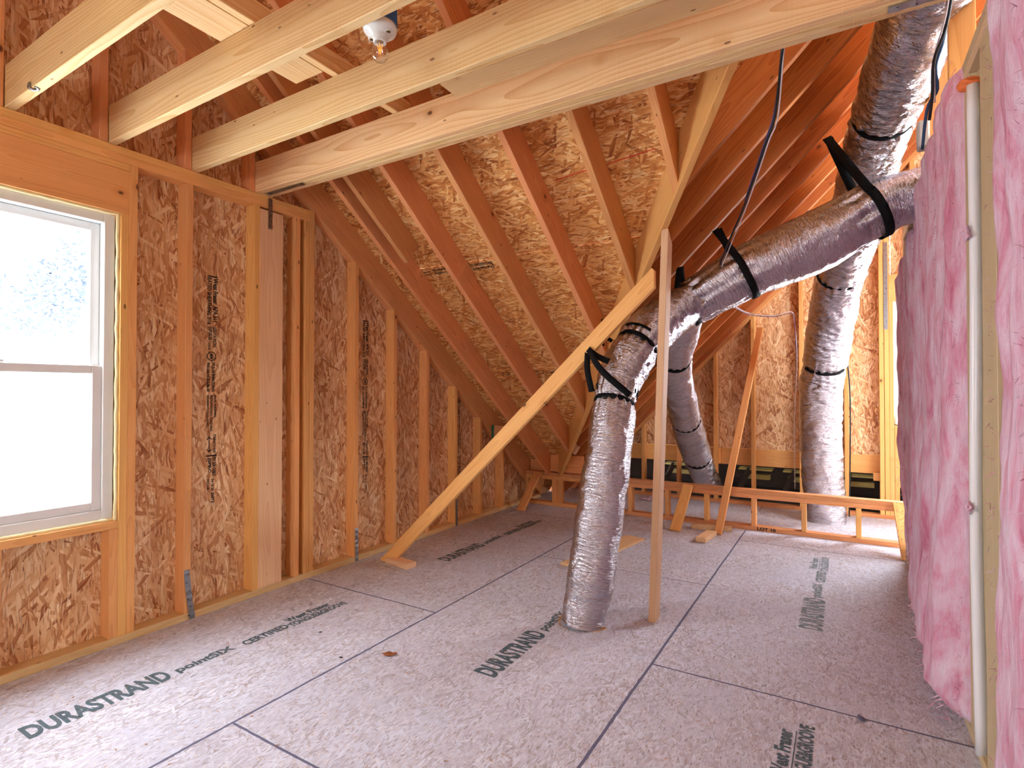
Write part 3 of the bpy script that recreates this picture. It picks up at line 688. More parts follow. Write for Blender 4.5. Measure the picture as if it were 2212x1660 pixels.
tag(board('strongback_board', (-1.93, -.6, 2.661 + .0445), (-1.93, 2.15, 2.661 + .0445), .089, T, M['joist'], None), label='narrow board on edge running across the joist tops beside the flat one', cat='board')
strap('metal_strap', (-3.05, 2.102, 2.475), (-2.70, 2.102, 2.475), .03, (0, 0, -1), 'dark steel strap under the wall end of the built-up beam')
strap('metal_strap', (.13, 2.11, 2.475), (.33, 2.11, 2.475), .035, (0, 0, -1), 'steel strap under the right end of the built-up beam, top of photo', holes=4)

# ------------------------------------------------------------------ bare bulb fixture
LX, LY = -1.345, 1.352
lamp = empty('light_fixture', (LX, LY, 2.475), label='white porcelain lampholder with clear filament bulb on blue box', cat='light')
bm = bmesh.new(); bmesh.ops.create_cone(bm, cap_ends=True, segments=8, radius1=.054, radius2=.054, depth=.052, matrix=Matrix.Translation((LX, LY, 2.527)) @ Matrix.Rotation(math.radians(22.5), 4, 'Z'))
from_bm('junction_box', bm, M['bluebox'], lamp)
board('box_tab', (LX + .046, LY + .02, 2.49), (LX + .046, LY + .02, 2.575), .03, .004, M['bluebox'], lamp, up=(0, 1, 0))
hold = lathe('lampholder', [(.0, .032), (.054, .032), (.0575, .026), (.0575, .018), (.053, .008), (.040, .001), (.028, -.006), (.0235, -.016), (.0225, -.026), (.0165, -.027), (.0155, -.012), (.001, -.012)], M['ceramic'], lamp, (LX, LY, 2.469))
for s_ in (-1, 1):
    lathe('mounting_screw', [(.0, .004), (.007, .004), (.007, 0), (.001, 0)], M['brass'], hold, (LX + s_ * .040, LY, 2.466), 12)
    lathe('screw_well', [(.0, .004), (.0115, .004), (.0115, -.0005), (.008, -.0005), (.008, .003), (.001, .003)], M['ceramic'], hold, (LX + s_ * .040, LY, 2.4665), 16)
bulb = lathe('bulb', [(.0008, 0), (.010, .0006), (.020, .006), (.0275, .016), (.030, .028), (.028, .040), (.021, .055), (.0145, .068), (.013, .078), (.0005, .079)], M['bulb_glass'], lamp, (LX, LY, 2.376))
lathe('screw_base', [(.0, 0), (.0125, 0), (.013, .02), (.0, .02)], M['brass'], bulb, (LX, LY, 2.446), 16)
for k_ in range(4):
    q = math.pi / 2 * k_ + .5
    tube('filament', [(LX + .009 * math.cos(q), LY + .009 * math.sin(q), 2.438), (LX + .004 * math.cos(q + 1.3), LY + .004 * math.sin(q + 1.3), 2.405)], .0013, M['filament'], bulb, .02, 6)
lathe('filament_stem', [(.0, 0), (.003, 0), (.004, .012), (.007, .02), (.0, .02)], M['glass'], bulb, (LX, LY, 2.428), 12)
tube('lamp_cable', [(LX + .03, LY + .02, 2.555), (LX + .06, LY + .01, 2.60), (LX + .09, LY - .02, 2.66), (LX + .11, LY - .10, 2.69)], .004, M['whitecable'], None, .02, 8, dict(label='pale cable rising from the blue box of the bulb', cat='cable'))

# ------------------------------------------------------------------ post and braces
pc = [(V((0, 0, 4.35 - .012)), V((0, .75, 1)).normalized())]
tag(board('support_post', (-.898, 2.988, .0), (-.812, 2.988, 2.30), .089, T, M['pale'], None, up=(0, 1, 0), cuts=[(V((0, 0, 4.335)), n1)]), label='upright post standing free on the floor, propping the valley of the roof', cat='post')
bd = V((1.95, 0, 1.86)).normalized()
tag(board('diagonal_brace', V((-2.885, 2.99, .0)) - bd * .03, V((-.87, 2.99, 1.90)), .089, T, M['stud'], None, up=(-.69, 0, .72), cuts=[(V((0, 0, .002)), V((0, 0, -1))), (V((-.925 + .043 * 1.85 / 2.1, 0, 0)), V((1, 0, 0)))]), label='long diagonal brace from the floor by the left wall up to the post', cat='brace')
tag(board('wood_offcut', (-2.86, 2.995, .0195), (-2.62, 2.955, .0195), T, .089, M['pale'], None), label='short board lying flat at the foot of the long diagonal brace', cat='offcut')
tag(board('leaning_board', (-.945, 5.03, .0), (-.765, 6.44, 1.93), .06, T, M['stud'], None, up=(1, 0, 0), cuts=[(V((0, 0, .002)), V((0, 0, -1)))]), label='slim board leaning back over the low wall onto the far studs', cat='brace')
tag(board('wood_offcut', (-1.02, 4.70, .0205), (-.99, 5.00, .0205), T, .085, M['pale'], None), label='small chunk of lumber on the floor by the leaning board', cat='offcut')
tag(board('wood_offcut', (-1.67, 3.56, .010), (-1.52, 4.53, .010), .018, .17, M['pale'], None), label='thin pale board lying on the floor behind the nearest duct', cat='offcut')
tag(board('wood_offcut', (-1.20, 5.15, .0205), (-.86, 5.22, .0205), T, .07, M['pale'], None), label='narrow offcut lying against the foot of the low wall', cat='offcut')

# ------------------------------------------------------------------ low stud wall
YK = 5.35
kw = empty('low_stud_wall', (-1.3, YK, 0), label='knee-high stud wall of orange lumber crossing the back of the floor', cat='wall frame')
yk = YK + .0445
for n_, z in (('bottom_plate', .02), ('top_plate', .306), ('top_plate', .3445)):
    board(n_, (-3.06, yk, z), (-1.9 if z < .33 else -.95, yk, z), T, .089, M['rafter'], kw); board(n_, (-1.897 if z < .33 else -.947, yk, z), (.62, yk, z), T, .089, M['rafter'], kw)
for x in (-3.04, -2.71, -2.655, -2.25, -1.85, -1.48, -1.11, -.70, -.30, .10, .50):
    board('stud', (x, yk, .04), (x, yk, .286), .089 if x != -2.655 else T, T if x != -2.655 else .089, M['stud'], kw, up=(0, 1, 0))
for xb_, xt in ((-2.90, -2.90), (-1.30, -1.27), (.405, .375)):
    board('kicker', (xb_, 4.96, .0), (xt, YK - .012, .355), .089, .03, M['stud'], kw, up=(1, 0, 0), cuts=[(V((0, 0, .002)), V((0, 0, -1)))])

# ------------------------------------------------------------------ right partition
XP = .385
wp = empty('wall_right_partition', kind='structure')
px = XP + .0445
board('bottom_plate', (px, -2.6, T / 2), (px, 5.0, T / 2), T, .089, M['treated'], wp)
board('top_plate', (px, -2.6, 2.4), (px, 5.0, 2.4), T, .089, M['treated'], wp)
board('top_plate', (px, -2.6, 2.439), (px, 5.0, 2.439), T, .089, M['treated'], wp)
for y in (-2.2, -1.6, -1.0, -.4, .2, .6, 1.0, 1.41, 1.81, 3.03, 3.44, 3.85, 4.25, 4.66, 4.96): board('stud', (px, y, T), (px, y, 2.38), .089, T, M['treated'], wp, up=(1, 0, 0))
board('stud', (XP + .019, 2.52, T), (XP + .019, 2.52, 2.38), .07, T, M['treated'], wp, up=(0, 1, 0))
board('stud', (XP + .07, 2.48, T), (XP + .07, 2.48, 2.38), .089, T, M['treated'], wp, up=(1, 0, 0))
board('stud', (XP + .019, 2.20, T), (XP + .019, 2.20, 2.38), .19, T, M['treated'], wp, up=(0, 1, 0))
board('backing_board', (XP + .10, -2.6, 1.22), (XP + .10, 5.0, 1.22), 2.44, .012, M['treated'], wp, bev=0)
board('upper_plate', (px, 1.4, 2.50), (px, 3.9, 2.50), .08, T, M['treated'], wp)
for y in (2.3, 2.9, 3.5): board('upper_stud', (px, y, 2.54), (px, y, 3.35), .089, T, M['stud'], wp, up=(1, 0, 0))

def batt(y0, y1, z0, z1_, b0, b1, label, seed, bot=.06):
    """one insulation batt stapled between studs: a thick quilted slab whose room face bulges and frays"""
    r = random.Random(seed); ny = max(10, int((y1 - y0) / .016)); nz = int((z1_ - z0) / .018); bm = bmesh.new(); g_ = []
    for j in range(nz + 1):
        tz = j / nz; rowv = []
        for i in range(ny + 1):
            ty = i / ny
            z = z0 + (z1_ - z0) * tz; edge = noise.noise(V((seed, z * 7, ty * 2))) * .018 + noise.noise(V((seed + 5, z * 26, ty * 3))) * .010
            y = y0 + (y1 - y0) * ty + edge * (1 if ty < .5 else -1) * abs(2 * ty - 1) ** 3
            e = (1 - abs(2 * ty - 1) ** 5); ez = min(1, tz / .03) * min(1, (1 - tz) / .02)
            bulge = (b0 * (1 - tz) ** 2 + b1 * (1 - (1 - tz) ** 2)) * (.25 + .75 * e)
            q = V((seed * 3.1, y * 3, z * .9)); fold = 1 - abs(noise.noise(V((seed * 2.3, y * 7 + .5 * noise.noise(V((seed, z * 1.1, 3))), z * .55)))) * 2.4
            n_ = noise.noise(q * 1.6) * .016 + noise.noise(V((seed, y * 9, z * 4.5))) * .012 + fold * .011 + noise.fractal(V((seed, y * 20, z * 3)), 1.0, 2.0, 3) * .009 + noise.fractal(V((seed, y * 60, z * 14)), 1.0, 2.0, 2) * .0025
            crease = -.03 * math.exp(-((y - (y0 + y1) / 2 - .05 * noise.noise(V((seed, z * 1.3, 4)))) / .012) ** 2) * max(0, noise.noise(V((seed + 2, z * 1.1, 0))))
            x = XP - (bulge + n_ + crease) * (ez ** .5) + (1 - e) * .03
            if j == 0: z += .02 * noise.noise(V((seed, y * 20, 0)))
            rowv.append(bm.verts.new((x, y, z)))
        g_.append(rowv)
    for A, B in zip(g_, g_[1:]):
        for i in range(ny): bm.faces.new((A[i], A[i + 1], B[i + 1], B[i]))
    # close the slab behind
    ge = [e for e in bm.edges if e.is_boundary]
    ex = bmesh.ops.extrude_edge_only(bm, edges=ge)
    nv = [v for v in ex['geom'] if isinstance(v, bmesh.types.BMVert)]
    for v in nv: v.co.x = XP + .07
    bmesh.ops.recalc_face_normals(bm, faces=bm.faces[:])
    o = from_bm('insulation_batt', bm, M['pink'], None, None, True)
    tag(o, label=label, cat='insulation', group=None)
    # loose fibres along the edges
    bm = bmesh.new()
    for k_ in range(int(200 * (z1_ - z0) / 2.2)):
        z = z0 + (z1_ - z0) * r.random() ** 1.2; yy = (y0 if r.random() < .5 else y1) + r.uniform(-.015, .015); x = XP - b1 * .6 - r.random() * .02
        d = V((r.uniform(-1, .2), r.uniform(-1, 1), r.uniform(-1, .6))).normalized() * r.uniform(.01, .028); s = d.orthogonal().normalized() * .0016
        p = V((x, yy, z)); a_, b_, c_ = bm.verts.new(p - s), bm.verts.new(p + s), bm.verts.new(p + d); bm.faces.new((a_, b_, c_))
    for k_ in range(60):
        p = V((XP - b0 * r.uniform(.2, 1.0), r.uniform(y0, y1), z0 + r.uniform(0, .05))); d = V((r.uniform(-1, .3), r.uniform(-1, 1), r.uniform(-1, .1))).normalized() * r.uniform(.015, .04); s = d.orthogonal().normalized() * .003
        a_, b_, c_ = bm.verts.new(p - s), bm.verts.new(p + s), bm.verts.new(p + d); bm.faces.new((a_, b_, c_))
    f_ = from_bm('loose_fibres', bm, M['pink'], o); f_['kind'] = 'stuff'
    return o
batt(2.56, 3.03, .04, 2.47, .105, .035, 'pink insulation batt left of the white pipe, frayed at its foot', 1)
batt(3.02, 3.45, .05, 2.44, .10, .035, 'pink insulation batt, second bay left of the white pipe', 2)
batt(3.44, 3.86, .05, 2.40, .085, .035, 'pink insulation batt, third bay left of the white pipe', 3)
batt(3.85, 4.27, .05, 2.22, .03, .045, 'pink insulation batt under the end of the foil duct', 4)
batt(4.26, 4.67, .05, 2.16, .0, .050, 'pink insulation batt next to the last, near the far window', 5)
batt(4.66, 5.02, .05, 2.12, -.015, .050, 'pink insulation batt at the far end of the partition', 6)
batt(1.74, 2.085, .03, 2.44, .012, .012, 'pink insulation batt right of the white pipe', 7)
batt(1.34, 1.73, .03, 2.44, .012, .012, 'pink insulation batt at the right edge of the photo', 8)
# fluffy torn top
tube('waste_pipe', [(XP + .005, 2.405, .03), (XP - .003, 2.41, .8), (XP + .002, 2.40, 1.6), (XP, 2.405, 2.30)], .0175, M['pvc'], None, .1, 24, dict(label='white plastic pipe standing between pink insulation batts', cat='pipe'))
o = bpy.data.objects['waste_pipe']
bm = bmesh.new(); bmesh.ops.create_icosphere(bm, subdivisions=4, radius=.035)
for v in bm.verts: v.co *= 1 + .35 * noise.noise(v.co * 40); v.co.y *= 1.0; v.co.z *= .6
from_bm('orange_sealant', bm, M['orange'], o, Matrix.Translation((XP - .0, 2.43, 2.315)), True)

# ------------------------------------------------------------------ ducts
def duct(name, pts, radii, label, bands=(), nseg=96, seed=0, wr=1.0, gathers=()):
    r = empty(name, pts[0], label=label, cat='duct')
    C = catmull(pts, .009); F = frames(C); n = len(C)
    # arc length
    s = [0]
    for a, b in zip(C, C[1:]): s.append(s[-1] + (b - a).length)
    ctrl = [0]; P_ = [V(p) for p in pts]
    for a, b in zip(P_, P_[1:]): ctrl.append(ctrl[-1] + (b - a).length)
    def rad(t):
        t = t / s[-1] * ctrl[-1]
        for i in range(len(ctrl) - 1):
            if t <= ctrl[i + 1]: u = (t - ctrl[i]) / (ctrl[i + 1] - ctrl[i]); u = u * u * (3 - 2 * u); return radii[i] * (1 - u) + radii[i + 1] * u
        return radii[-1]
    verts, uvs = [], []
    for i in range(n):
        R = rad(s[i]); t, nn, bb = F[i]
        curv = (F[min(i + 6, n - 1)][0] - F[max(i - 6, 0)][0]); cv = curv.length
        pinch = sum(math.exp(-((s[i] - bs) / .025) ** 2) for bs in bands)
        R *= 1 - .10 * min(1, pinch)
        for k_ in range(nseg):
            q = 2 * math.pi * k_ / nseg; dr = nn * math.cos(q) + bb * math.sin(q)
            p = C[i] + dr * R
            inner = max(0, dr.dot(curv.normalized())) * min(1, cv * 3) if cv > 1e-5 else 0
            w1 = noise.fractal(V((math.cos(q) * 2.2 + seed * 7, math.sin(q) * 2.2, s[i] * 26)), 1.0, 2.0, 3)
            w2 = 1 - abs(noise.noise(V((math.cos(q) * 3.1 + seed * 5, math.sin(q) * 3.1 + s[i] * 5, s[i] * 17)))) * 2
            w3 = noise.noise(p * 7 + V((seed, 0, 0)))
            gather = math.cos(q * 17 + seed + 2 * noise.noise(V((seed, s[i] * 3, q)))) * .006 * sum(math.exp(-(abs(s[i] - bs) / .07)) for bs in bands)
            for gs in gathers:
                gd = abs(s[i] - gs); gather += (math.sin(q * 11 + seed + 3 * noise.noise(V((seed, gs, q * 1.3)))) * .012 - .010) * math.exp(-gd / .07)
            d = w1 * (.0045 * wr + .008 * inner) + w2 * (.0014 * wr + .010 * inner) + w3 * .012 + gather
            verts.append(p + dr * d); uvs.append((q * R, s[i]))
    faces = []
    for i in range(n - 1):
        for k_ in range(nseg): a = i * nseg + k_; b = i * nseg + (k_ + 1) % nseg; faces.append((a, b, b + nseg, a + nseg))
    me = bpy.data.meshes.new('foil_jacket'); me.from_pydata(verts, [], faces)
    uvl = me.uv_layers.new(name='uv')
    dat = []
    for f in me.polygons:
        for li in f.loop_indices:
            vi = me.loops[li].vertex_index; u, v = uvs[vi]
            if u < 1e-9 and (f.vertices[1] % nseg == 0) and vi % nseg == 0: u = 2 * math.pi * rad(v)
            dat += [u, v]
    uvl.data.foreach_set('uv', dat)
    link('foil_jacket', me, M['foil'], r, None, True)
    for bs in bands:
        i = min(range(n), key=lambda j: abs(s[j] - bs)); t, nn, bb = F[i]; R = rad(s[i]) * .93
        ring = []
        ns = 48; bm = bmesh.new()
        rr = []
        for k_ in range(ns):
            q = 2 * math.pi * k_ / ns; dr = nn * math.cos(q) + bb * math.sin(q); c = C[i] + t * (.004 * math.sin(q * 2 + seed))
            rr.append([bm.verts.new(c + dr * (R + .006) + t * .011), bm.verts.new(c + dr * (R + .006) - t * .011), bm.verts.new(c + dr * (R - .01) - t * .011), bm.verts.new(c + dr * (R - .01) + t * .011)])
        for k_ in range(ns):
            A, B = rr[k_], rr[(k_ + 1) % ns]
            for j in range(4): bm.faces.new((A[j], B[j], B[(j + 1) % 4], A[(j + 1) % 4]))
        bmesh.ops.recalc_face_normals(bm, faces=bm.faces[:])
        from_bm('black_band', bm, M['black'], r, None, True)
    return r, C, F, s, rad
d1 = [(-1.214, 2.74, 0.0), (-1.177, 2.78, .286), (-1.137, 2.83, .658), (-1.115, 2.9, .983), (-1.12, 3.0, 1.228), (-1.092, 3.12, 1.418), (-1.022, 3.3, 1.603), (-.929, 3.48, 1.732), (-.847, 3.62, 1.823)]
duct('foil_duct', d1, [.115, .125, .128, .125, .118, .135, .145, .14, .13], 'silver foil duct standing on the floor nearest the camera, bending up', bands=(1.22, 1.62), seed=1, wr=.8)
dm = [(-.93, 3.60, 1.765), (-.793, 3.64, 1.852), (-.545, 3.66, 1.986), (-.165, 3.72, 2.133), (.14, 3.78, 2.30), (.318, 3.82, 2.353), (.44, 3.86, 2.39)]
duct('foil_duct', dm, [.13, .15, .165, .18, .165, .15, .14], 'thick foil duct slung overhead, running into the pink insulation', bands=(), seed=2, wr=.7, gathers=(.17, .45, 1.13))
d3 = [(-.15, 6.1, 0.0), (-.184, 6.05, .566), (-.19, 6.0, 1.189), (-.154, 5.9, 1.494), (-.088, 5.65, 1.895), (-.016, 5.25, 2.227), (.076, 4.8, 2.411), (.125, 4.4, 2.653), (.18, 3.9, 2.77), (.225, 3.6, 2.84), (.27, 3.3, 2.89), (.31, 3.05, 2.93), (.337, 2.9, 2.97), (.38, 2.5, 3.0)]
duct('foil_duct', d3, [.17, .178, .182, .18, .185, .18, .17, .17, .165, .165, .17, .17, .17, .17], 'tall foil duct rising from the far floor by the back wall to the roof', bands=(1.51, 2.52, 4.20), seed=3, wr=1.7)
d2 = [(-.90, 3.70, 1.80), (-.985, 3.9, 1.68), (-1.06, 4.1, 1.56), (-1.121, 4.3, 1.453), (-1.205, 4.8, 1.195), (-1.30, 5.6, .77), (-1.332, 6.35, .30), (-1.335, 6.62, .18)]
duct('foil_duct', d2, [.13, .135, .125, .12, .13, .145, .14, .14], 'smaller foil duct dropping away behind the post into the far wall', bands=(.62, 1.75, 2.6), seed=4, wr=.8)
# frayed wood around the first duct's foot
bm = bmesh.new(); r = random.Random(5)
for k_ in range(46):
    q = r.uniform(math.pi * .9, math.pi * 2.0); p = V((-1.214 + .118 * math.cos(q), 2.74 + .118 * math.sin(q), .004)); d = V((math.cos(q), math.sin(q), r.uniform(.0, .5))).normalized() * r.uniform(.015, .045); s_ = d.orthogonal().normalized() * .0025
    a_, b_, c_ = bm.verts.new(p - s_), bm.verts.new(p + s_), bm.verts.new(p + d); bm.faces.new((a_, b_, c_))
tag(from_bm('splintered_edge', bm, M['chip'], floor), kind='stuff')

# black hanger straps
def ribbon(name, pts, w, mat, wdir, parent=None, th=.002, step=.02):
    C = catmull(pts, step); bm = bmesh.new(); prev = None; n = len(C)
    for i, c in enumerate(C):
        t = (C[min(i + 1, n - 1)] - C[max(i - 1, 0)]).normalized(); wd = V(wdir) if not callable(wdir) else wdir(i / (n - 1))
        s_ = (wd - t * wd.dot(t)).normalized(); nn = t.cross(s_)
        rr = [bm.verts.new(c - s_ * w / 2 - nn * th / 2), bm.verts.new(c + s_ * w / 2 - nn * th / 2), bm.verts.new(c + s_ * w / 2 + nn * th / 2), bm.verts.new(c - s_ * w / 2 + nn * th / 2)]
        if prev:
            for j in range(4): bm.faces.new((prev[j], prev[(j + 1) % 4], rr[(j + 1) % 4], rr[j]))
        else: bm.faces.new(rr[::-1])
        prev = rr
    bm.faces.new(prev); bmesh.ops.recalc_face_normals(bm, faces=bm.faces[:])
    return from_bm(name, bm, mat, parent, None, True)
def sling(name, center, axis, R, top_a, top_b, w, label, q0=-.2):
    """strap from top_a round under a duct and back up to top_b"""
    axis = V(axis).normalized(); c = V(center)
    ua = (V(top_a) - c); ua -= axis * ua.dot(axis); ua.normalize(); ub = axis.cross(ua)
    root = empty(name, top_a, label=label, cat='strap')
    pts = [V(top_a)]
    q = [math.radians(a) for a in range(62, 300, 17)]
    pts += [c + (ua * math.cos(a) + ub * math.sin(a)) * (R + .004) for a in q]
    pts.append(V(top_b))
    ribbon('webbing', pts, w, M['black'], axis, root); return root
# around the thick overhead duct near the insulation
sling('hanger_strap', (.15, 3.78, 2.30), (.85, .13, .42), .172, (-.08, 3.945, 2.845), (-.07, 3.95, 2.84), .050, 'broad black strap holding up the overhead duct close to the insulation')
sling('hanger_strap', (-.53, 3.665, 1.99), (.85, .13, .42), .170, (-.684, 3.60, 2.27), (-.665, 3.602, 2.27), .042, 'black strap slung around the middle of the overhead duct')
sling('hanger_strap', (-.87, 3.60, 1.80), (.75, .1, .55), .142, (-.905, 3.59, 2.05), (-.90, 3.60, 2.06), .042, 'black strap by the post where two ducts part')
hs = empty('hanger_strap', (-1.27, 2.99, 1.53), label='black strap tied under the brace, looped round the nearest duct', cat='strap')
c0 = V((-1.122, 3.02, 1.25)); ax = V((-.02, .45, .9)).normalized(); e1 = ax.orthogonal().normalized(); e2 = ax.cross(e1)
ribbon('webbing', [c0 + (e1 * math.cos(a) + e2 * math.sin(a)) * .124 for a in [math.radians(20 * k_) for k_ in range(19)]], .038, M['black'], ax, hs)
tp = V((-1.285, 2.985, 1.50))
ribbon('webbing', [tp, V((-1.265, 2.93, 1.38)), V((-1.235, 2.925, 1.25))], .034, M['black'], (1, .3, 0), hs)
ribbon('webbing', [tp + V((.01, -.02, 0)), V((-1.15, 2.86, 1.37)), V((-1.00, 2.90, 1.23))], .036, M['black'], (.3, .2, .9), hs)
ribbon('webbing', [tp, V((-1.21, 2.94, 1.455)), V((-1.13, 2.92, 1.42))], .034, M['black'], (0, .2, 1), hs)
hs = empty('hanger_strap', (-1.22, 3.2, 1.66), label='thin black strap end twisted around the bend of the nearest duct', cat='strap')
c0 = V((-1.045, 3.24, 1.56)); ax = V((.30, .62, .72)).normalized(); e1 = ax.orthogonal().normalized(); e2 = ax.cross(e1)
ribbon('webbing', [c0 + (e1 * math.cos(a) + e2 * math.sin(a)) * .140 for a in [math.radians(20 * k_) for k_ in range(19)]], .018, M['black'], ax, hs)
ribbon('webbing', [V((-1.215, 3.05, 1.68)), V((-1.22, 3.05, 1.60)), V((-1.16, 3.05, 1.545))], .022, M['black'], (1, .3, .4), hs)
ribbon('webbing', [V((-1.215, 3.05, 1.68)), V((-1.21, 3.04, 1.62)), V((-1.21, 3.04, 1.52))], .012, M['black'], (1, .3, 0), hs)

# ------------------------------------------------------------------ cables
hc = empty('hanging_cable', (-.18, 2.19, 2.50), label='thin black cable bundle slanting down from the built-up beam to the middle strap', cat='cable')
tube('black_strand', [(-.18, 2.19, 2.50), (-.235, 2.5, 2.40), (-.27, 2.55, 2.33), (-.42, 3.0, 2.22), (-.56, 3.35, 2.12), (-.67, 3.58, 2.00)], .0055, M['blackcable'], hc, .05, 8)
tube('pale_strand', [(-.175, 2.19, 2.50), (-.225, 2.5, 2.385), (-.262, 2.55, 2.325), (-.41, 3.0, 2.212), (-.55, 3.35, 2.10), (-.66, 3.57, 1.98)], .0028, M['whitecable'], hc, .05, 8)
tube('violet_strand', [(-.178, 2.185, 2.50), (-.238, 2.495, 2.41), (-.275, 2.55, 2.335), (-.425, 3.0, 2.228)], .003, M['purplecable'], hc, .05, 8)
hc = empty('branch_wire', (-.60, 3.72, 1.80), label='thin twisted wire crossing behind the overhead duct and down the far duct', cat='cable')
tube('pale_strand', [(-.60, 3.72, 1.80), (-.62, 4.6, 1.86), (-.53, 5.4, 1.93), (-.43, 5.9, 2.02), (-.415, 6.1, 1.96), (-.40, 6.2, 1.6), (-.43, 6.25, .9), (-.43, 6.28, .25)], .0035, M['whitecable'], hc, .05, 8)
tube('violet_strand', [(-.60, 3.73, 1.795), (-.61, 4.6, 1.845), (-.52, 5.4, 1.92), (-.42, 5.9, 2.0), (-.41, 6.1, 1.94), (-.405, 6.2, 1.6), (-.42, 6.25, 1.2)], .003, M['purplecable'], hc, .05, 8)
tag(board('junction_box', (.36, 3.50, 2.50), (.36, 3.50, 2.64), .05, .08, plain('pale_grey_plastic', lin(196, 196, 190), .5), None, up=(1, 0, 0), bev=.008), label='small pale grey plastic box at the top left of the insulated partition', cat='box')
def tuft(loc, r_, label, seed):
    bm = bmesh.new(); bmesh.ops.create_icosphere(bm, subdivisions=4, radius=r_)
    for v in bm.verts: v.co *= 1 + .8 * noise.noise(v.co * (1.6 / r_) + V((seed, 0, 0))) + .3 * noise.noise(v.co * (5 / r_)); v.co.x *= .6
    tag(from_bm('insulation_tuft', bm, M['pink'], None, Matrix.Translation(loc), True), label=label, cat='insulation')
tuft((XP - .02, 2.40, 1.79), .022, 'pink tuft caught on the upper half of the white pipe', 3)
tuft((XP - .022, 2.40, .86), .016, 'pink tuft caught on the lower half of the white pipe', 8)
tube('wall_cable', [(.325, 2.25, 2.9), (.335, 2.55, 2.62), (.325, 2.75, 2.56), (.34, 2.83, 2.50), (.325, 3.0, 2.50), (.335, 3.29, 2.43)], .0065, M['bluecable'], None, .03, 8, dict(label='blue cable dropping beside the tall duct to the insulation top', cat='cable'))
tube('wall_cable', [(.345, 2.25, 2.9), (.335, 2.5, 2.62), (.315, 2.7, 2.56), (.32, 2.80, 2.47), (.318, 2.88, 2.40)], .006, M['blackcable'], None, .03, 8, dict(label='black cable dropping beside the tall duct at the top right', cat='cable'))
tube('wall_cable', [(.335, 2.25, 2.88), (.325, 2.45, 2.62), (.318, 2.7, 2.58), (.335, 2.86, 2.46)], .003, M['whitecable'], None, .03, 8, dict(label='thin pale wire looped among the blue and black cables', cat='cable'))
tube('floor_cable', [(.03, 6.25, 1.6), (.055, 6.3, 1.2), (.05, 6.33, .5), (.04, 6.33, .02)], .006, M['blackcable'], None, .05, 8, dict(label='dark cable running down the right side of the far duct', cat='cable'))

# ------------------------------------------------------------------ small litter
def scrap(name, loc, size, mat, label, cat, rz=0, seed=1):
    bm = bmesh.new(); bmesh.ops.create_grid(bm, x_segments=6, y_segments=3, size=.5)
    for v in bm.verts:
        x = v.co.x * 2; v.co.y *= (1 - x * x * .85); v.co.z = .25 * noise.noise(V((v.co.x * 3, v.co.y * 3, seed))) + .12 * x * x
    bmesh.ops.solidify(bm, geom=bm.faces[:], thickness=.03)
    zmin = min(v.co.z for v in bm.verts) 
    for v in bm.verts: v.co.z -= zmin
    o = from_bm(name, bm, mat, None, Matrix.Translation(loc) @ Matrix.Rotation(rz, 4, 'Z') @ Matrix.Diagonal((size, size * .5, size * .5, 1)), True)
    tag(o, label=label, cat=cat); return o
scrap('dry_leaf', (-1.85, 1.935, .001), .07, M['leaf_dry'], 'curled brown leaf on the floor right of the long seam', 'leaf', .6, 2)
scrap('wood_chip', (-2.03, 1.80, .001), .022, M['blackcable'], 'tiny black scrap on the floor beside the stencilled letters', 'debris', .3, 5)
scrap('wood_chip', (-2.33, 1.93, .001), .02, M['blackcable'], 'tiny black scrap close to the left wall seam', 'debris', 1.0, 6)
scrap('wood_chip', (.05, 2.49, .001), .045, M['seam'], 'grey chip on the floor near the cross seam at right', 'debris', 2.0, 7)
scrap('insulation_scrap', (-2.83, 5.0, .001), .07, M['pink'], 'pink insulation scrap by the left end of the low wall', 'debris', .3, 8)
scrap('insulation_scrap', (-1.95, 6.2, .001), .16, M['pink'], 'pink insulation tuft on the floor behind the low wall', 'debris', .9, 9)
bm = bmesh.new(); r = random.Random(11)
for k_ in range(900):
    p = V((r.uniform(-3.0, .4), r.uniform(.8, 5.2), .0014)); a_ = r.uniform(0, 6.3); L_ = r.uniform(.004, .018); d = V((math.cos(a_), math.sin(a_), 0)) * L_; s_ = V((-math.sin(a_), math.cos(a_), 0)) * r.uniform(.0008, .002)
    vs = [bm.verts.new(p - s_), bm.verts.new(p + s_ + V((0, 0, .001))), bm.verts.new(p + d + s_), bm.verts.new(p + d - s_ * .3 + V((0, 0, .002)))]; bm.faces.new(vs)
tag(from_bm('wood_shavings', bm, M['chip'], None), label='fine wood shavings scattered over the strand board floor', cat='debris', kind='stuff')

tube('metal_clip', [(-2.805, .872, 2.50), (-2.80, .866, 2.478), (-2.79, .880, 2.470), (-2.77, .888, 2.474), (-2.765, .874, 2.478)], .006, M['steel'], None, .01, 8, dict(label='small bent metal clip near the wall end of the nearest joist', cat='metal clip'))
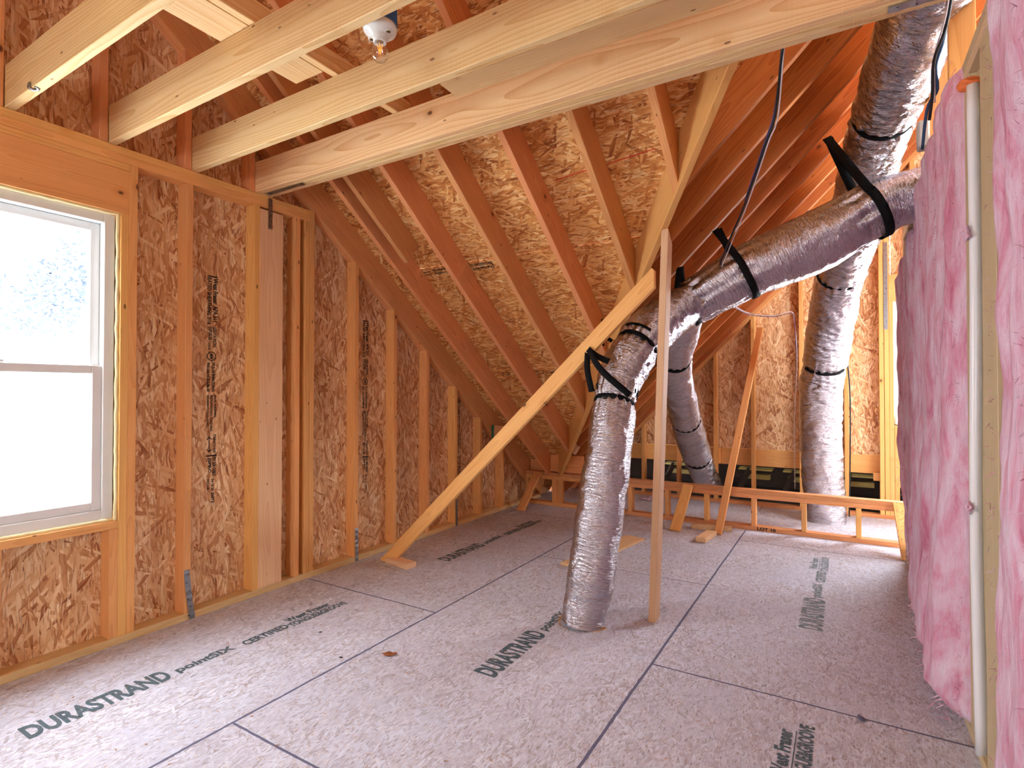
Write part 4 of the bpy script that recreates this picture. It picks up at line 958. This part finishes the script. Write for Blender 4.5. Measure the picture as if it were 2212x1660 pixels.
# handwriting on the low wall, chalk line and stencils on the roof boards
lettering('handwriting', [('LOT 10', 0, 0, .15, .030)], M['ink_wall'], kw, (-.67, YK, .006), (1, 0, 0), (0, 0, 1), lift=.001)
cs = 4.35 + D1 * 1.25
def onroof(x, y): return V((x, y, cs - .75 * y))
def roofprint(x0, x1, y, items):
    L = x1 - x0; it = [(a, b * L, c, d * L, e) for a, b, c, d, e in items]
    lettering('stencil_print', it, M['ink_wall'], ce, onroof(x1, y), (-1, 0, 0), sl, lift=.0015)
PR = [('|', 0, 0, .008, .06), ('West Fraser', .012, .034, .12, .028), ('APA 511', .14, .034, .07, .028), ('RATED SHEATHING 7/16', .012, 0, .20, .026), ('EXPOSURE 1', .24, .01, .09, .03), ('(o)', .36, 0, .05, .055), ('PS 2-18 SHEATHING', .45, .03, .14, .018), ('000-106 HUD-UM-40', .45, 0, .14, .018), ('PANEL THICKNESS', .62, .036, .12, .014), ('REQUIREMENTS FOR 2/6', .62, .010, .13, .014), ('STRENGTH AXIS', .80, .036, .12, .016), ('<->', .80, .004, .10, .028)]
roofprint(-3.03, -2.12, 3.22, PR); roofprint(-2.75, -1.9, 4.21, PR)
bm = bmesh.new(); a_, b_ = onroof(-1.42, 2.82), onroof(-.82, 2.78); w_ = sl * .003
bm.faces.new([bm.verts.new(q - n1 * .002) for q in (a_ - w_, b_ - w_, b_ + w_, a_ + w_)])
from_bm('chalk_line', bm, plain('red_chalk', lin(214, 70, 40), .9), ce)

# ------------------------------------------------------------------ trees outside the left window
def tree(loc, h, rad, label, seed, n=2600):
    r = random.Random(seed); root = empty('tree', loc, label=label, cat='tree')
    loc = V(loc)
    tube('trunk', [loc, loc + V((.2, .1, h * .4)), loc + V((0, 0, h * .8))], .22, M['bark'], root, .5, 12)
    bm = bmesh.new()
    blobs = [(loc + V((r.uniform(-1, 1) * rad, r.uniform(-1, 1) * rad, h * .62 + r.uniform(-1, 1) * rad * .8)), r.uniform(.35, .7) * rad * .6) for _ in range(16)]
    for _ in range(n):
        c, q = r.choice(blobs); d = V((r.gauss(0, 1), r.gauss(0, 1), r.gauss(0, 1))).normalized() * q * r.random() ** .4
        p = c + d; a_ = V((r.gauss(0, 1), r.gauss(0, 1), r.gauss(0, 1))).normalized(); b_ = a_.orthogonal().normalized(); w = .11
        bm.faces.new([bm.verts.new(p - a_ * w), bm.verts.new(p - b_ * w * .5), bm.verts.new(p + a_ * w), bm.verts.new(p + b_ * w * .5)])
    f_ = from_bm('foliage', bm, M['leaf'], root); f_['kind'] = 'stuff'
tree((-24, 5.6, -3.2), 11.5, 3.2, 'leafy tree outside, washed out by light in the left window', 3)
